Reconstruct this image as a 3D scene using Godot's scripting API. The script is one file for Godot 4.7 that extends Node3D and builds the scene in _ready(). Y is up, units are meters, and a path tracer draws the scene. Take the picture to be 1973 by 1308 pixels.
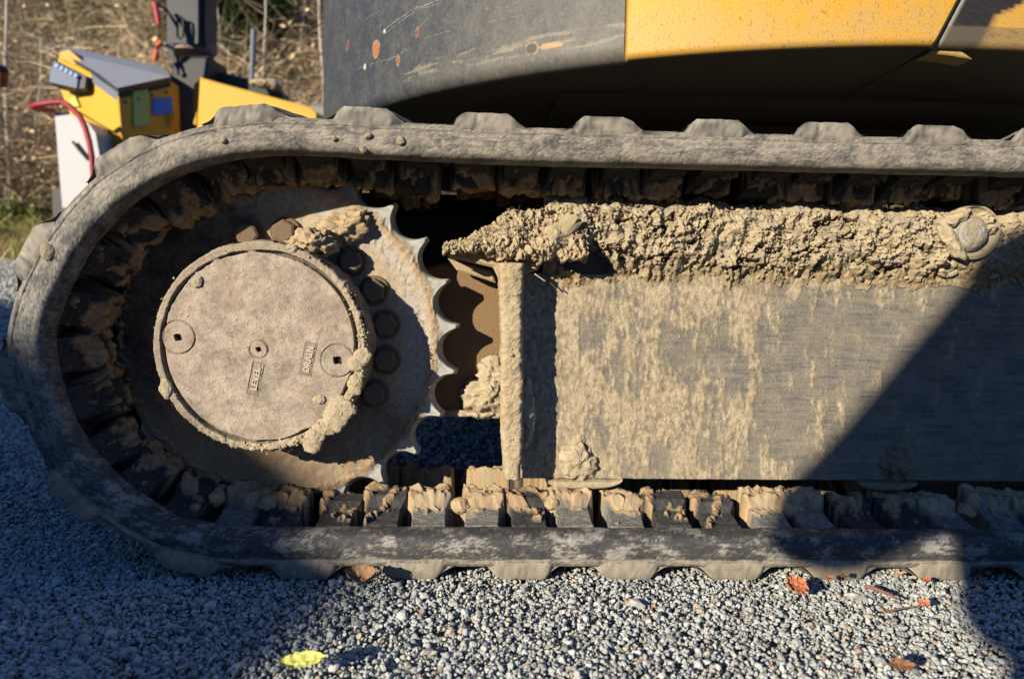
extends Node3D
# ---------------------------------------------------------------- camera geometry used while laying out
const F := 1435.0
const EYE := Vector3(0, 0.465, 1.14)
var AX := Basis()          # columns: camera axes in the world
var cc := Color(1, 1, 1)   # colour of the vertex that a shape function has just returned
var M := {}
var N := {}
var taken := {}
const HUB := Vector2(-0.352, 0.3543)
const LID := -0.045   # the plane of the cover
const MUD := Color(0.35, 0.292, 0.2)
const CLAY := Color(0.36, 0.25, 0.145)
const STEEL := Color(0.17, 0.185, 0.2)
const RUB := Color(0.045, 0.047, 0.05)
const DUST := Color(0.25, 0.222, 0.18)

func at(px: float, py: float, z: float) -> Vector3:   # the point of the upright plane z that a point of the photograph shows
	var d := AX * Vector3(px - 986.5, 654.0 - py, -F)
	return EYE + d * ((z - EYE.z) / d.z)

func ground_at(px: float, py: float, y := 0.0) -> Vector3:
	var d := AX * Vector3(px - 986.5, 654.0 - py, -F)
	return EYE + d * ((y - EYE.y) / d.y)

# ---------------------------------------------------------------- scene tree helpers
func numbered(called: String) -> String:
	var n: int = taken.get(called, 0)
	taken[called] = n + 1
	return called if n == 0 else "%s_%03d" % [called, n]

func tag(o: Node, label: String, category: String, group := "") -> void:
	o.set_meta("label", label)
	o.set_meta("category", category)
	if group:
		o.set_meta("group", group)

func thing(called: String, label: String, category: String, where := Vector3.ZERO, group := "") -> Node3D:
	var o := Node3D.new()
	o.name = numbered(called)
	add_child(o)
	o.position = where
	tag(o, label, category, group)
	return o

func part(called: String, mesh: Mesh, mat: Material, parent: Node3D, xf := Transform3D()) -> MeshInstance3D:
	var o := MeshInstance3D.new()
	o.name = called if parent != self else numbered(called)
	o.mesh = mesh
	o.material_override = mat
	parent.add_child(o, true)
	o.transform = xf
	return o

func struct(called: String, mesh: Mesh, mat: Material) -> MeshInstance3D:
	var o := part(called, mesh, mat, self)
	o.set_meta("kind", "structure")
	return o

func scatter(called: String, mesh: Mesh, mat: Material, buf: PackedFloat32Array, parent: Node3D) -> MultiMeshInstance3D:
	var mm := MultiMesh.new()
	mm.transform_format = MultiMesh.TRANSFORM_3D
	mm.use_colors = true
	mm.mesh = mesh
	mm.instance_count = buf.size() / 16
	mm.buffer = buf
	var o := MultiMeshInstance3D.new()
	o.name = called if parent != self else numbered(called)
	o.multimesh = mm
	o.material_override = mat
	parent.add_child(o, true)
	o.set_meta("kind", "stuff")
	return o

func put(buf: PackedFloat32Array, b: Basis, p: Vector3, c: Color) -> void:
	buf.append_array(PackedFloat32Array([b.x.x, b.y.x, b.z.x, p.x, b.x.y, b.y.y, b.z.y, p.y, b.x.z, b.y.z, b.z.z, p.z, c.r, c.g, c.b, 1.0]))

# ---------------------------------------------------------------- mesh helpers
func nz(freq: float, oct := 4, type := FastNoiseLite.TYPE_SIMPLEX_SMOOTH, sd := 1) -> FastNoiseLite:
	var n := FastNoiseLite.new()
	n.noise_type = type
	n.frequency = freq
	n.seed = sd
	n.fractal_octaves = oct
	n.fractal_type = FastNoiseLite.FRACTAL_FBM if oct > 1 else FastNoiseLite.FRACTAL_NONE
	return n

func grid(nu: int, nv: int, f: Callable, flip := false) -> ArrayMesh:   # u to the right, v up, front towards the viewer
	var v := PackedVector3Array()
	var c := PackedColorArray()
	v.resize((nu + 1) * (nv + 1))
	c.resize(v.size())
	var k := 0
	for j in nv + 1:
		for i in nu + 1:
			v[k] = f.call(i, j)
			c[k] = cc
			k += 1
	var ix := PackedInt32Array()
	ix.resize(nu * nv * 6)
	k = 0
	for j in nv:
		for i in nu:
			var a := j * (nu + 1) + i
			var b := a + nu + 1
			if flip:
				ix[k] = a; ix[k + 1] = a + 1; ix[k + 2] = b; ix[k + 3] = a + 1; ix[k + 4] = b + 1; ix[k + 5] = b
			else:
				ix[k] = a; ix[k + 1] = b; ix[k + 2] = a + 1; ix[k + 3] = a + 1; ix[k + 4] = b; ix[k + 5] = b + 1
			k += 6
	return smooth(v, c, ix)

func smooth(v: PackedVector3Array, c: PackedColorArray, ix: PackedInt32Array) -> ArrayMesh:
	var n := PackedVector3Array()
	n.resize(v.size())
	for k in range(0, ix.size(), 3):
		var a := ix[k]
		var b := ix[k + 1]
		var d := ix[k + 2]
		var w := (v[d] - v[a]).cross(v[b] - v[a])
		n[a] += w
		n[b] += w
		n[d] += w
	for k in n.size():
		n[k] = n[k].normalized()
	var arr := []
	arr.resize(Mesh.ARRAY_MAX)
	arr[Mesh.ARRAY_VERTEX] = v
	arr[Mesh.ARRAY_NORMAL] = n
	arr[Mesh.ARRAY_COLOR] = c
	arr[Mesh.ARRAY_INDEX] = ix
	var m := ArrayMesh.new()
	m.add_surface_from_arrays(Mesh.PRIMITIVE_TRIANGLES, arr)
	return m

func begin() -> SurfaceTool:
	var st := SurfaceTool.new()
	st.begin(Mesh.PRIMITIVE_TRIANGLES)
	st.set_smooth_group(-1)
	return st

func finish(st: SurfaceTool) -> ArrayMesh:
	st.generate_normals()
	return st.commit()

func tri(st: SurfaceTool, a: Vector3, b: Vector3, c: Vector3, col: Color) -> void:
	st.set_color(col)
	st.add_vertex(a)
	st.set_color(col)
	st.add_vertex(b)
	st.set_color(col)
	st.add_vertex(c)

func quad(st: SurfaceTool, a: Vector3, b: Vector3, c: Vector3, d: Vector3, col: Color) -> void:
	tri(st, a, b, c, col)
	tri(st, a, c, d, col)

func box(st: SurfaceTool, lo: Vector3, hi: Vector3, col: Color, xf := Transform3D()) -> void:
	var p := []
	for k in 8:
		p.append(xf * Vector3(hi.x if k & 1 else lo.x, hi.y if k & 2 else lo.y, hi.z if k & 4 else lo.z))
	for q in [[4, 6, 7, 5], [1, 3, 2, 0], [5, 7, 3, 1], [0, 2, 6, 4], [6, 2, 3, 7], [0, 4, 5, 1]]:
		quad(st, p[q[0]], p[q[1]], p[q[2]], p[q[3]], col)

func slab(st: SurfaceTool, pts: PackedVector2Array, z: float, depth: float, col: Color, bev := 0.0) -> void:   # an outline in the plane z, extruded backwards, its front edge chamfered
	if not Geometry2D.is_polygon_clockwise(pts):
		pts.reverse()
	var front := pts
	if bev > 0.0:
		var off := Geometry2D.offset_polygon(pts, -bev, Geometry2D.JOIN_MITER)
		if off.size() == 1 and off[0].size() == pts.size():
			var inner: PackedVector2Array = off[0]
			var best := 0
			for k in inner.size():
				if inner[k].distance_to(pts[0]) < inner[best].distance_to(pts[0]):
					best = k
			front = PackedVector2Array()
			for k in inner.size():
				front.append(inner[(best + k) % inner.size()])
			if not Geometry2D.is_polygon_clockwise(front):
				front.reverse()
	var t := Geometry2D.triangulate_polygon(front)
	for k in range(0, t.size(), 3):
		var a := front[t[k]]
		var b := front[t[k + 1]]
		var c := front[t[k + 2]]
		if (b - a).cross(c - a) > 0.0:
			var s := b
			b = c
			c = s
		tri(st, Vector3(a.x, a.y, z), Vector3(b.x, b.y, z), Vector3(c.x, c.y, z), col)
		tri(st, Vector3(a.x, a.y, z - depth), Vector3(c.x, c.y, z - depth), Vector3(b.x, b.y, z - depth), col)
	for k in pts.size():
		var l := (k + 1) % pts.size()
		var zb := z - (bev if front != pts else 0.0)
		if front != pts:
			quad(st, Vector3(front[k].x, front[k].y, z), Vector3(pts[k].x, pts[k].y, zb), Vector3(pts[l].x, pts[l].y, zb), Vector3(front[l].x, front[l].y, z), col)
		quad(st, Vector3(pts[k].x, pts[k].y, zb), Vector3(pts[k].x, pts[k].y, z - depth), Vector3(pts[l].x, pts[l].y, z - depth), Vector3(pts[l].x, pts[l].y, zb), col)

func px_poly(list: Array, z: float) -> PackedVector2Array:
	var o := PackedVector2Array()
	for k in range(0, list.size(), 2):
		var p := at(list[k], list[k + 1], z)
		o.append(Vector2(p.x, p.y))
	return o

func tube(st: SurfaceTool, pts: Array, r: float, col: Color, sides := 10, r1 := -1.0) -> void:
	var rings := []
	for k in pts.size():
		var d: Vector3 = (pts[mini(k + 1, pts.size() - 1)] - pts[maxi(k - 1, 0)]).normalized()
		var a := d.cross(Vector3.UP if absf(d.y) < 0.9 else Vector3.RIGHT).normalized()
		var b := d.cross(a)
		var rr := r if r1 < 0.0 else lerpf(r, r1, float(k) / (pts.size() - 1))
		var ring := []
		for s in sides:
			ring.append(pts[k] + (a * cos(TAU * s / sides) + b * sin(TAU * s / sides)) * rr)
		rings.append(ring)
	st.set_smooth_group(0)
	for k in pts.size() - 1:
		for s in sides:
			var q := (s + 1) % sides
			quad(st, rings[k][s], rings[k + 1][s], rings[k + 1][q], rings[k][q], col)
	st.set_smooth_group(-1)
	for s in range(1, sides - 1):
		tri(st, rings[0][0], rings[0][s], rings[0][s + 1], col)
		tri(st, rings[-1][0], rings[-1][s + 1], rings[-1][s], col)

func disc(st: SurfaceTool, c: Vector3, profile: Array, col: Color, sides := 40) -> void:   # turned about the z axis through c; profile of [radius, z]
	st.set_smooth_group(-1)
	for k in profile.size() - 1:
		for s in sides:
			var a := TAU * s / sides
			var b := TAU * (s + 1) / sides
			var r0: float = profile[k][0]
			var r1: float = profile[k + 1][0]
			quad(st, c + Vector3(cos(a) * r0, sin(a) * r0, profile[k][1]), c + Vector3(cos(a) * r1, sin(a) * r1, profile[k + 1][1]), c + Vector3(cos(b) * r1, sin(b) * r1, profile[k + 1][1]), c + Vector3(cos(b) * r0, sin(b) * r0, profile[k][1]), col)

func mat(rough: float, bump: Texture2D = null, bump_cm := 0.1, scale := 8.0, spec := 0.4, metal := 0.0, grain := true) -> StandardMaterial3D:
	var m := StandardMaterial3D.new()
	m.vertex_color_use_as_albedo = true
	m.roughness = rough
	m.metallic_specular = spec
	m.metallic = metal
	if bump or grain:
		m.uv1_triplanar = true
		m.uv1_scale = Vector3.ONE * scale
	if bump:
		m.heightmap_enabled = true
		m.heightmap_texture = bump
		m.heightmap_scale = bump_cm
	if grain:
		m.albedo_texture = N.grain_tex
	return m

func noise_tex(freq: float, oct: int, type: int, sd: int, lo := 0.0, size := 512) -> NoiseTexture2D:
	var t := NoiseTexture2D.new()
	t.width = size
	t.height = size
	t.seamless = true
	t.noise = nz(freq, oct, type, sd)
	if lo > 0.0:
		var g := Gradient.new()
		g.set_color(0, Color(lo, lo, lo))
		g.set_color(1, Color(1, 1, 1))
		t.color_ramp = g
	return t

func step(a: float, b: float, x: float) -> float:
	return smoothstep(a, b, x)

# ---------------------------------------------------------------- the scene
func _ready() -> void:
	# --- camera
	var rho := deg_to_rad(0.83)
	var v := Vector3(-54.5, 114.0, -F).normalized()
	var kx := -(v.x * cos(rho) - v.y * sin(rho)) / v.z
	var X := Vector3(cos(rho), -sin(rho), kx).normalized()
	var Z := -v
	var Y := Z.cross(X)
	AX = Basis(Vector3(X.x, Y.x, Z.x), Vector3(X.y, Y.y, Z.y), Vector3(X.z, Y.z, Z.z))
	var cam := Camera3D.new()
	cam.name = "camera"
	cam.near = 0.05
	cam.far = 200.0
	cam.fov = rad_to_deg(2.0 * atan(654.0 / F))
	cam.transform = Transform3D(AX.orthonormalized(), EYE)
	var lens := CameraAttributesPhysical.new()
	lens.frustum_focal_length = 26.3
	lens.frustum_focus_distance = 1.22
	lens.exposure_aperture = 3.8
	lens.frustum_near = 0.05
	lens.frustum_far = 200.0
	cam.attributes = lens
	add_child(cam)
	cam.current = true
	# --- sky
	var sky := ProceduralSkyMaterial.new()
	sky.sky_top_color = Color(0.2, 0.36, 0.6)
	sky.sky_horizon_color = Color(0.38, 0.54, 0.70)
	sky.sky_curve = 0.14
	sky.ground_bottom_color = Color(0.2, 0.19, 0.17)
	sky.ground_horizon_color = Color(0.3, 0.3, 0.3)
	sky.energy_multiplier = 0.8
	var env := Environment.new()
	env.background_mode = Environment.BG_SKY
	env.sky = Sky.new()
	env.sky.sky_material = sky
	env.tonemap_mode = Environment.TONE_MAPPER_LINEAR
	env.tonemap_exposure = 2.1
	env.sdfgi_enabled = true
	env.ssao_enabled = true
	env.ssil_enabled = true
	var we := WorldEnvironment.new()
	we.name = "environment"
	we.environment = env
	add_child(we)
	# --- sun, low behind the camera's left shoulder
	var sun := DirectionalLight3D.new()
	sun.name = "sun"
	sun.light_energy = 1.6
	sun.light_color = Color(1.0, 0.945, 0.85)
	sun.light_angular_distance = 0.62
	sun.shadow_enabled = true
	sun.look_at_from_position(Vector3.ZERO, Vector3(0.9, -0.43, -1.0))
	add_child(sun)

	materials()
	terrain()
	gravel()
	excavator()
	chipper()
	vegetation()
	leaves()
	photographer()

func materials() -> void:
	N.fine = nz(260.0, 3)
	N.mid = nz(70.0, 4, FastNoiseLite.TYPE_SIMPLEX_SMOOTH, 2)
	N.big = nz(18.0, 4, FastNoiseLite.TYPE_SIMPLEX_SMOOTH, 3)
	N.huge = nz(5.0, 3, FastNoiseLite.TYPE_SIMPLEX_SMOOTH, 4)
	N.cell = nz(75.0, 1, FastNoiseLite.TYPE_CELLULAR, 5)
	N.cell.cellular_return_type = FastNoiseLite.RETURN_DISTANCE2_SUB
	N.clod = nz(55.0, 3, FastNoiseLite.TYPE_CELLULAR, 6)
	N.clod.cellular_return_type = FastNoiseLite.RETURN_DISTANCE
	N.clod.domain_warp_enabled = true
	N.clod.domain_warp_amplitude = 0.012
	N.clod.domain_warp_frequency = 60.0
	N.ridge = nz(22.0, 3, FastNoiseLite.TYPE_SIMPLEX_SMOOTH, 7)
	N.ridge.fractal_type = FastNoiseLite.FRACTAL_RIDGED
	N.ridge2 = nz(60.0, 2, FastNoiseLite.TYPE_SIMPLEX_SMOOTH, 8)
	N.ridge2.fractal_type = FastNoiseLite.FRACTAL_RIDGED
	N.grain_tex = noise_tex(0.09, 4, FastNoiseLite.TYPE_SIMPLEX, 11, 0.8)
	var rough_tex := noise_tex(0.04, 5, FastNoiseLite.TYPE_SIMPLEX, 12)
	var fine_tex := noise_tex(0.1, 3, FastNoiseLite.TYPE_SIMPLEX, 13)
	M.mud = mat(0.95, rough_tex, 0.07, 9.0, 0.2)
	M.crumb = mat(0.95, null, 0.0, 2.0, 0.2)
	M.cover = mat(0.85, fine_tex, 0.035, 8.0, 0.3)
	M.rubber = mat(0.68, rough_tex, 0.03, 9.0, 0.4)
	M.steel = mat(0.6, fine_tex, 0.05, 6.0, 0.5)
	M.teeth = mat(0.66, fine_tex, 0.03, 9.0, 0.4, 0.0)
	M.paint = mat(0.55, null, 0.0, 5.0, 0.35)
	M.plastic = mat(0.6, null, 0.0, 5.0, 0.35)
	M.dark = mat(0.8, fine_tex, 0.05, 4.0, 0.3)
	M.stone = mat(0.9, null, 0.0, 20.0, 0.3)
	M.plain = mat(0.55, null, 0.0, 4.0, 0.4)
	M.dull = mat(0.95, null, 0.0, 4.0, 0.2, 0.0, false)
	M.leafy = mat(0.9, null, 0.0, 4.0, 0.2, 0.0, false)
	M.leafy.backlight_enabled = true
	M.leafy.backlight = Color(0.5, 0.5, 0.5)
	M.ground = mat(0.95, rough_tex, 0.8, 2.5, 0.2)

# ---------------------------------------------------------------- ground
func gy(x: float, z: float) -> float:
	var left := step(-0.9, -2.2, x)
	var h := 0.16 * maxf(0.0, -1.4 - z) * left if z > -5.2 else 0.608 * left + 0.1 * (1.0 - left) * step(-5.2, -6.0, z)
	h -= 0.011
	if z < -5.2:
		h += 0.12 * minf(-5.2 - z, 1.2) + 0.72 * maxf(0.0, -6.2 - z)
	return h

func heap_y(x: float, z: float) -> float:   # unseen long heap of gravel added behind the camera, shaped to cast shade
	var r := 3.175 - 0.725 * (x + 6.2) if x > -6.2 else 3.175 + 0.2 * minf(-6.2 - x, 7.0) - 0.7 * maxf(0.0, -13.2 - x)
	return r - 0.76 * absf(z - 5.4)

func terrain() -> void:
	var xs := PackedFloat32Array()
	for k in 161:
		var t := (k - 80) / 80.0
		xs.append(3.0 * t + 57.0 * t * t * t * absf(t))
	var zs := PackedFloat32Array()
	for k in 181:
		var t := (k - 90) / 90.0
		zs.append(-4.0 * t - 40.0 * t * t * t + (16.0 * absf(t * t * t * t) if t > 0.0 else 0.0))
	var n := nz(3.0, 4)
	struct("gravel_yard", grid(160, 180, func(i: int, j: int):
		var x := xs[i]
		var z := zs[j]
		var g := n.get_noise_2d(x, z)
		var grass := step(-5.15, -5.5, z)
		cc = Color(0.15, 0.15, 0.14).lerp(Color(0.12, 0.1, 0.06), grass) * (1.0 + 0.4 * g)
		return Vector3(x, minf(gy(x, z), 9.0) - 0.008 + 0.006 * g, z)), M.ground)
	struct("added_gravel_heap", grid(260, 190, func(i: int, j: int):
		var x := -19.5 + i * 0.07
		var z := 11.4 - j * 0.063
		var g := n.get_noise_2d(x, z)
		var h := heap_y(x, z)
		cc = Color(0.36, 0.36, 0.33) * (1.0 + 0.4 * g)
		return Vector3(x, maxf(h + 0.03 * g * step(0.0, 0.3, h), -0.06), z)), M.ground)

func rock(sd: int, flat: float) -> ArrayMesh:
	var rng := RandomNumberGenerator.new()
	rng.seed = sd
	var s := SphereMesh.new()
	s.radius = 0.5
	s.height = 1.0
	s.radial_segments = 9
	s.rings = 5
	var arr := s.get_mesh_arrays()
	var vs: PackedVector3Array = arr[Mesh.ARRAY_VERTEX]
	var ix: PackedInt32Array = arr[Mesh.ARRAY_INDEX]
	var cuts := []
	for k in 9:
		cuts.append([Vector3(rng.randfn(), rng.randfn(), rng.randfn()).normalized(), rng.randf_range(0.2, 0.4)])
	var st := begin()
	for k in range(0, ix.size(), 3):
		var p := []
		for e in 3:
			var q := vs[ix[k + e]]
			for c in cuts:
				var d: float = q.dot(c[0])
				if d > c[1]:
					q -= c[0] * (d - c[1])
			p.append(Vector3(q.x, q.y * flat, q.z * 0.85))
		if (p[1] - p[0]).cross(p[2] - p[0]).length() > 1e-7:
			tri(st, p[0], p[1], p[2], Color(1, 1, 1))
	return finish(st)

func turn(rng: RandomNumberGenerator, tilt: float, s: float) -> Basis:
	return Basis.from_euler(Vector3(rng.randfn(0, tilt), rng.randf() * TAU, rng.randfn(0, tilt))).scaled_local(Vector3(s * rng.randf_range(0.8, 1.3), s, s * rng.randf_range(0.8, 1.2)))

func gravel() -> void:
	var rocks := []
	for k in 6:
		rocks.append(rock(20 + k, [0.6, 0.75, 0.55, 0.8, 0.65, 0.9][k]))
	var bufs := []
	for k in 6:
		bufs.append(PackedFloat32Array())
	var rng := RandomNumberGenerator.new()
	rng.seed = 5
	# x0, x1, z0, z1, count, median size, layers' height
	for a in [[-1.0, 1.35, -0.25, 0.75, 105000, 0.0058], [-2.4, -0.45, -1.6, 0.75, 100000, 0.0072], [-0.5, 1.6, -2.0, -0.25, 26000, 0.0115], [-5.5, -1.1, -5.3, -1.6, 52000, 0.018], [-6.0, 4.5, 0.75, 6.5, 30000, 0.02]]:
		for k in a[4]:
			var x: float = rng.randf_range(a[0], a[1])
			var z: float = rng.randf_range(a[2], a[3])
			var s: float = a[5] * exp(rng.randfn(0.0, 0.34))
			if rng.randf() < 0.025:
				s *= 1.6
			s = minf(s, 0.034)
			var g := rng.randf_range(0.31, 0.47)
			var c := Color(g * 0.95, g, g * 0.97)
			var u := rng.randf()
			if u < 0.05:
				c = Color(0.4, 0.34, 0.25)
			elif u < 0.07:
				c = Color(0.3, 0.21, 0.16)
			elif u < 0.16:
				c = Color(0.2, 0.21, 0.21)
			elif u < 0.175:
				c = Color(0.55, 0.57, 0.55)
			put(bufs[rng.randi() % 6], turn(rng, 0.55, s), Vector3(x, maxf(gy(x, z), heap_y(x, z) if z > 0.8 else -1.0) + rng.randf_range(-0.004, 0.004) + s * 0.1, z), c)
	for k in 6:
		scatter("gravel", rocks[k], M.stone, bufs[k], self)

# ---------------------------------------------------------------- the excavator
var loop := PackedVector2Array()      # inner edge of the belt, anticlockwise from the top, even steps
var loop_len := 0.0
const STEP := 0.003
const PITCH := 0.082

func make_loop() -> void:
	var raw := []
	for p in [[1000, 310], [850, 304], [700, 297], [600, 292], [520, 291], [450, 297], [380, 312], [310, 338], [240, 380], [190, 425], [150, 475], [115, 535], [88, 595], [75, 645], [76, 690], [88, 740], [104, 789], [128, 844], [162, 889], [208, 938], [262, 976], [312, 1003], [370, 1022], [450, 1032], [560, 1033], [700, 1033]]:
		var q := at(p[0], p[1], 0.0)
		raw.append(Vector2(q.x, q.y))
	var yb: float = raw[-1].y
	var yt: float = raw[0].y
	for x in [0.1, 0.4, 0.7, 1.0, 1.3, 1.6]:
		raw.append(Vector2(x, yb))
	var rr := (yt - yb) / 2.0
	for k in range(1, 12):
		var a := -PI / 2 + PI * k / 12.0
		raw.append(Vector2(1.72 + rr * cos(a), yb + rr + rr * sin(a)))
	for x in [1.6, 1.3, 1.0, 0.7, 0.4, 0.2]:
		raw.append(Vector2(x, yt))
	var fine := PackedVector2Array()
	var n := raw.size()
	for k in n:
		for s in 24:
			fine.append(raw[k].cubic_interpolate(raw[(k + 1) % n], raw[(k - 1 + n) % n], raw[(k + 2) % n], s / 24.0))
	for pas in 60:
		var sm := fine.duplicate()
		for k in fine.size():
			sm[k] = (fine[k - 1] + fine[k] * 2.0 + fine[(k + 1) % fine.size()]) * 0.25
		fine = sm
	loop_len = 0.0
	for k in fine.size():
		loop_len += fine[k].distance_to(fine[(k + 1) % fine.size()])
	var count := int(round(loop_len / STEP))
	var want := loop_len / count
	var acc := 0.0
	for k in fine.size():
		var a := fine[k]
		var b := fine[(k + 1) % fine.size()]
		var l := a.distance_to(b)
		while acc <= l and loop.size() < count:
			loop.append(a.lerp(b, acc / l))
			acc += want
		acc -= l

func frame_at(s: float) -> Transform3D:   # x along the belt, y outwards, z towards the camera
	var n := loop.size()
	var f := fposmod(s / loop_len * n, n)
	var i := int(f)
	var p := loop[i % n].lerp(loop[(i + 1) % n], f - i)
	var t := (loop[(i + 4) % n] - loop[(i - 3 + n) % n]).normalized()
	var o := Vector2(t.y, -t.x)
	return Transform3D(Basis(Vector3(t.x, t.y, 0), Vector3(o.x, o.y, 0), Vector3(0, 0, 1)), Vector3(p.x, p.y, 0))

func rubber_colour(p: Vector3, oy: float, h: float) -> Color:
	# dry dust lies thick along the upper run, thin round the bend; the lower run is scuffed bare between cakes of it
	var a: float = N.big.get_noise_3d(p.x, p.y * 1.6, p.z)
	var b: float = N.mid.get_noise_3d(p.x, p.y, p.z)
	var c: float = N.fine.get_noise_3d(p.x, p.y, p.z)
	var run := (p.x if absf(oy) > 0.7 else p.y) * 0.16
	var st: float = N.fine.get_noise_2d(run + 3.0 * p.z, h * 1.4 + 0.02 * a) + 0.6 * N.mid.get_noise_2d(run * 1.3, h * 1.6 + 2.0)
	var d := lerpf(0.3, 0.62, oy) if oy > 0.0 else lerpf(0.3, 0.12, -oy)
	if oy < -0.6 and h > 0.037:
		d = 0.75
	d += a * 0.75 + b * 0.25 + c * 0.3 + st * 0.5
	var col := RUB.lerp(DUST * 1.12, clampf(d, 0.0, 1.0) * 0.85)
	var grey := clampf(1.0 - absf(oy) * 1.15, 0.0, 1.0)
	col = col.lerp(Color(0.15, 0.156, 0.155) * (1.0 + 0.9 * st + 0.6 * c), 0.55 * grey)
	if oy < -0.6 and h < 0.037:    # pale clay scraped on in patches
		col = col.lerp(Color(0.27, 0.265, 0.245), step(0.15, 0.4, a + 0.35 * b + 0.4 * st) * 0.7)
	return col * (1.0 + 0.25 * c + 0.25 * st)

func belt_mesh() -> ArrayMesh:
	var prof := []   # z, h outwards
	for h in [[-0.39, 0.03], [-0.3, 0.03], [-0.21, 0.03], [-0.12, 0.03], [-0.056, 0.03], [-0.05, 0.027], [-0.048, 0.002], [-0.045, 0.0], [-0.038, -0.001], [-0.03, -0.001], [-0.022, -0.001], [-0.016, -0.0005], [-0.011, 0.0005], [-0.007, 0.002], [-0.004, 0.004], [-0.002, 0.0065], [-0.0007, 0.009]]:
		prof.append(h)
	for k in 14:
		prof.append([0.0012 * sin(PI * k / 13.0), 0.0115 + k * 0.002])
	for h in [[-0.0006, 0.0385], [-0.0008, 0.0395], [0.0004, 0.0405], [0.0006, 0.043], [-0.0005, 0.0455], [-0.002, 0.048], [-0.005, 0.0505], [-0.01, 0.052], [-0.04, 0.052], [-0.2, 0.052], [-0.38, 0.052], [-0.415, 0.05], [-0.42, 0.04], [-0.42, 0.01], [-0.41, 0.0], [-0.375, 0.0], [-0.372, 0.027], [-0.39, 0.03]]:
		prof.append(h)
	var n := loop.size()
	var keep := PackedInt32Array()
	for k in n:
		if loop[k].x < 1.15 or k % 5 == 0:
			keep.append(k)
	return grid(keep.size(), prof.size() - 1, func(i: int, j: int):
		var k := keep[i % keep.size()]
		var t := (loop[(k + 4) % n] - loop[(k - 3 + n) % n]).normalized()
		var o := Vector2(t.y, -t.x)
		var h: float = prof[j][1]
		var z: float = prof[j][0]
		var q := loop[k]
		var a: float = N.mid.get_noise_3d(q.x + o.x * h, q.y + o.y * h, z)
		var b: float = N.big.get_noise_3d(q.x, q.y, z + 3.0)
		var e := 0.0
		if j > 6 and j < prof.size() - 8:
			e = a * 0.0006 + b * 0.0016 * (1.0 if h < 0.04 else 0.5)
			var gouge := step(0.82, 0.95, N.ridge2.get_noise_3d(q.x * 0.7, q.y * 0.7, h * 2.0 + 9.0))
			e -= gouge * 0.0014
		h += b * 0.001
		var p := Vector3(q.x + o.x * h, q.y + o.y * h, z + (e if z > -0.1 else 0.0))
		cc = rubber_colour(p, o.y, h)
		if j < 7:
			cc = cc.lerp(Color(0.06, 0.055, 0.045), 0.6)
		return p, false)

func lug_mesh(sd: int) -> ArrayMesh:
	var st := 26
	var top := grid(st, 14, func(i: int, j: int): return _lug(sd, i / float(st) * 2.0 - 1.0, j, true), true)
	return top

func _lug(sd: int, u: float, j: int, _t: bool) -> Vector3:
	var s := u * 0.068
	var w := absf(s)
	var prof: float = 0.0225 * (1.0 - step(0.022, 0.067, w)) * (1.0 + 0.25 * N.big.get_noise_1d(s * 1.5 + sd * 7.0))
	prof = minf(prof, 0.0195)
	var z := 0.0
	var h := 0.05 + prof
	if j < 6:    # the end face grows out of the side of the belt
		h = lerpf(0.026, 0.05 + prof, j / 5.0)
		var side := 0.0006 - 0.006 * step(0.041, 0.051, h)
		z = lerpf(side - 0.004, 0.0012 - 0.002 * step(3.5, 5.0, j), step(0.004, 0.014, prof) * step(0.028, 0.046, h))
	else:
		var t := (j - 6) / 8.0
		z = -0.003 - 0.19 * t
		h = 0.05 + prof * (1.0 - 0.75 * step(0.55, 1.0, t)) - 0.0015 * step(0.0, 0.1, 0.1 - t)
	var q := Vector3(s + 0.2 * sd, h, z + sd)
	var a: float = N.mid.get_noise_3d(q.x, q.y, q.z)
	h += a * 0.0015
	z += N.mid.get_noise_3d(q.x, q.y + 4.0, q.z) * 0.001
	cc = rubber_colour(q, 0.9 if sd < 4 else -0.9, h)
	if sd >= 4:
		cc = cc.lerp(Color(0.27, 0.235, 0.175) * (1.0 + 0.5 * N.fine.get_noise_3d(q.x, q.y, q.z)), 0.6)
	return Vector3(s + z * 0.33, h, z)

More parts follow.
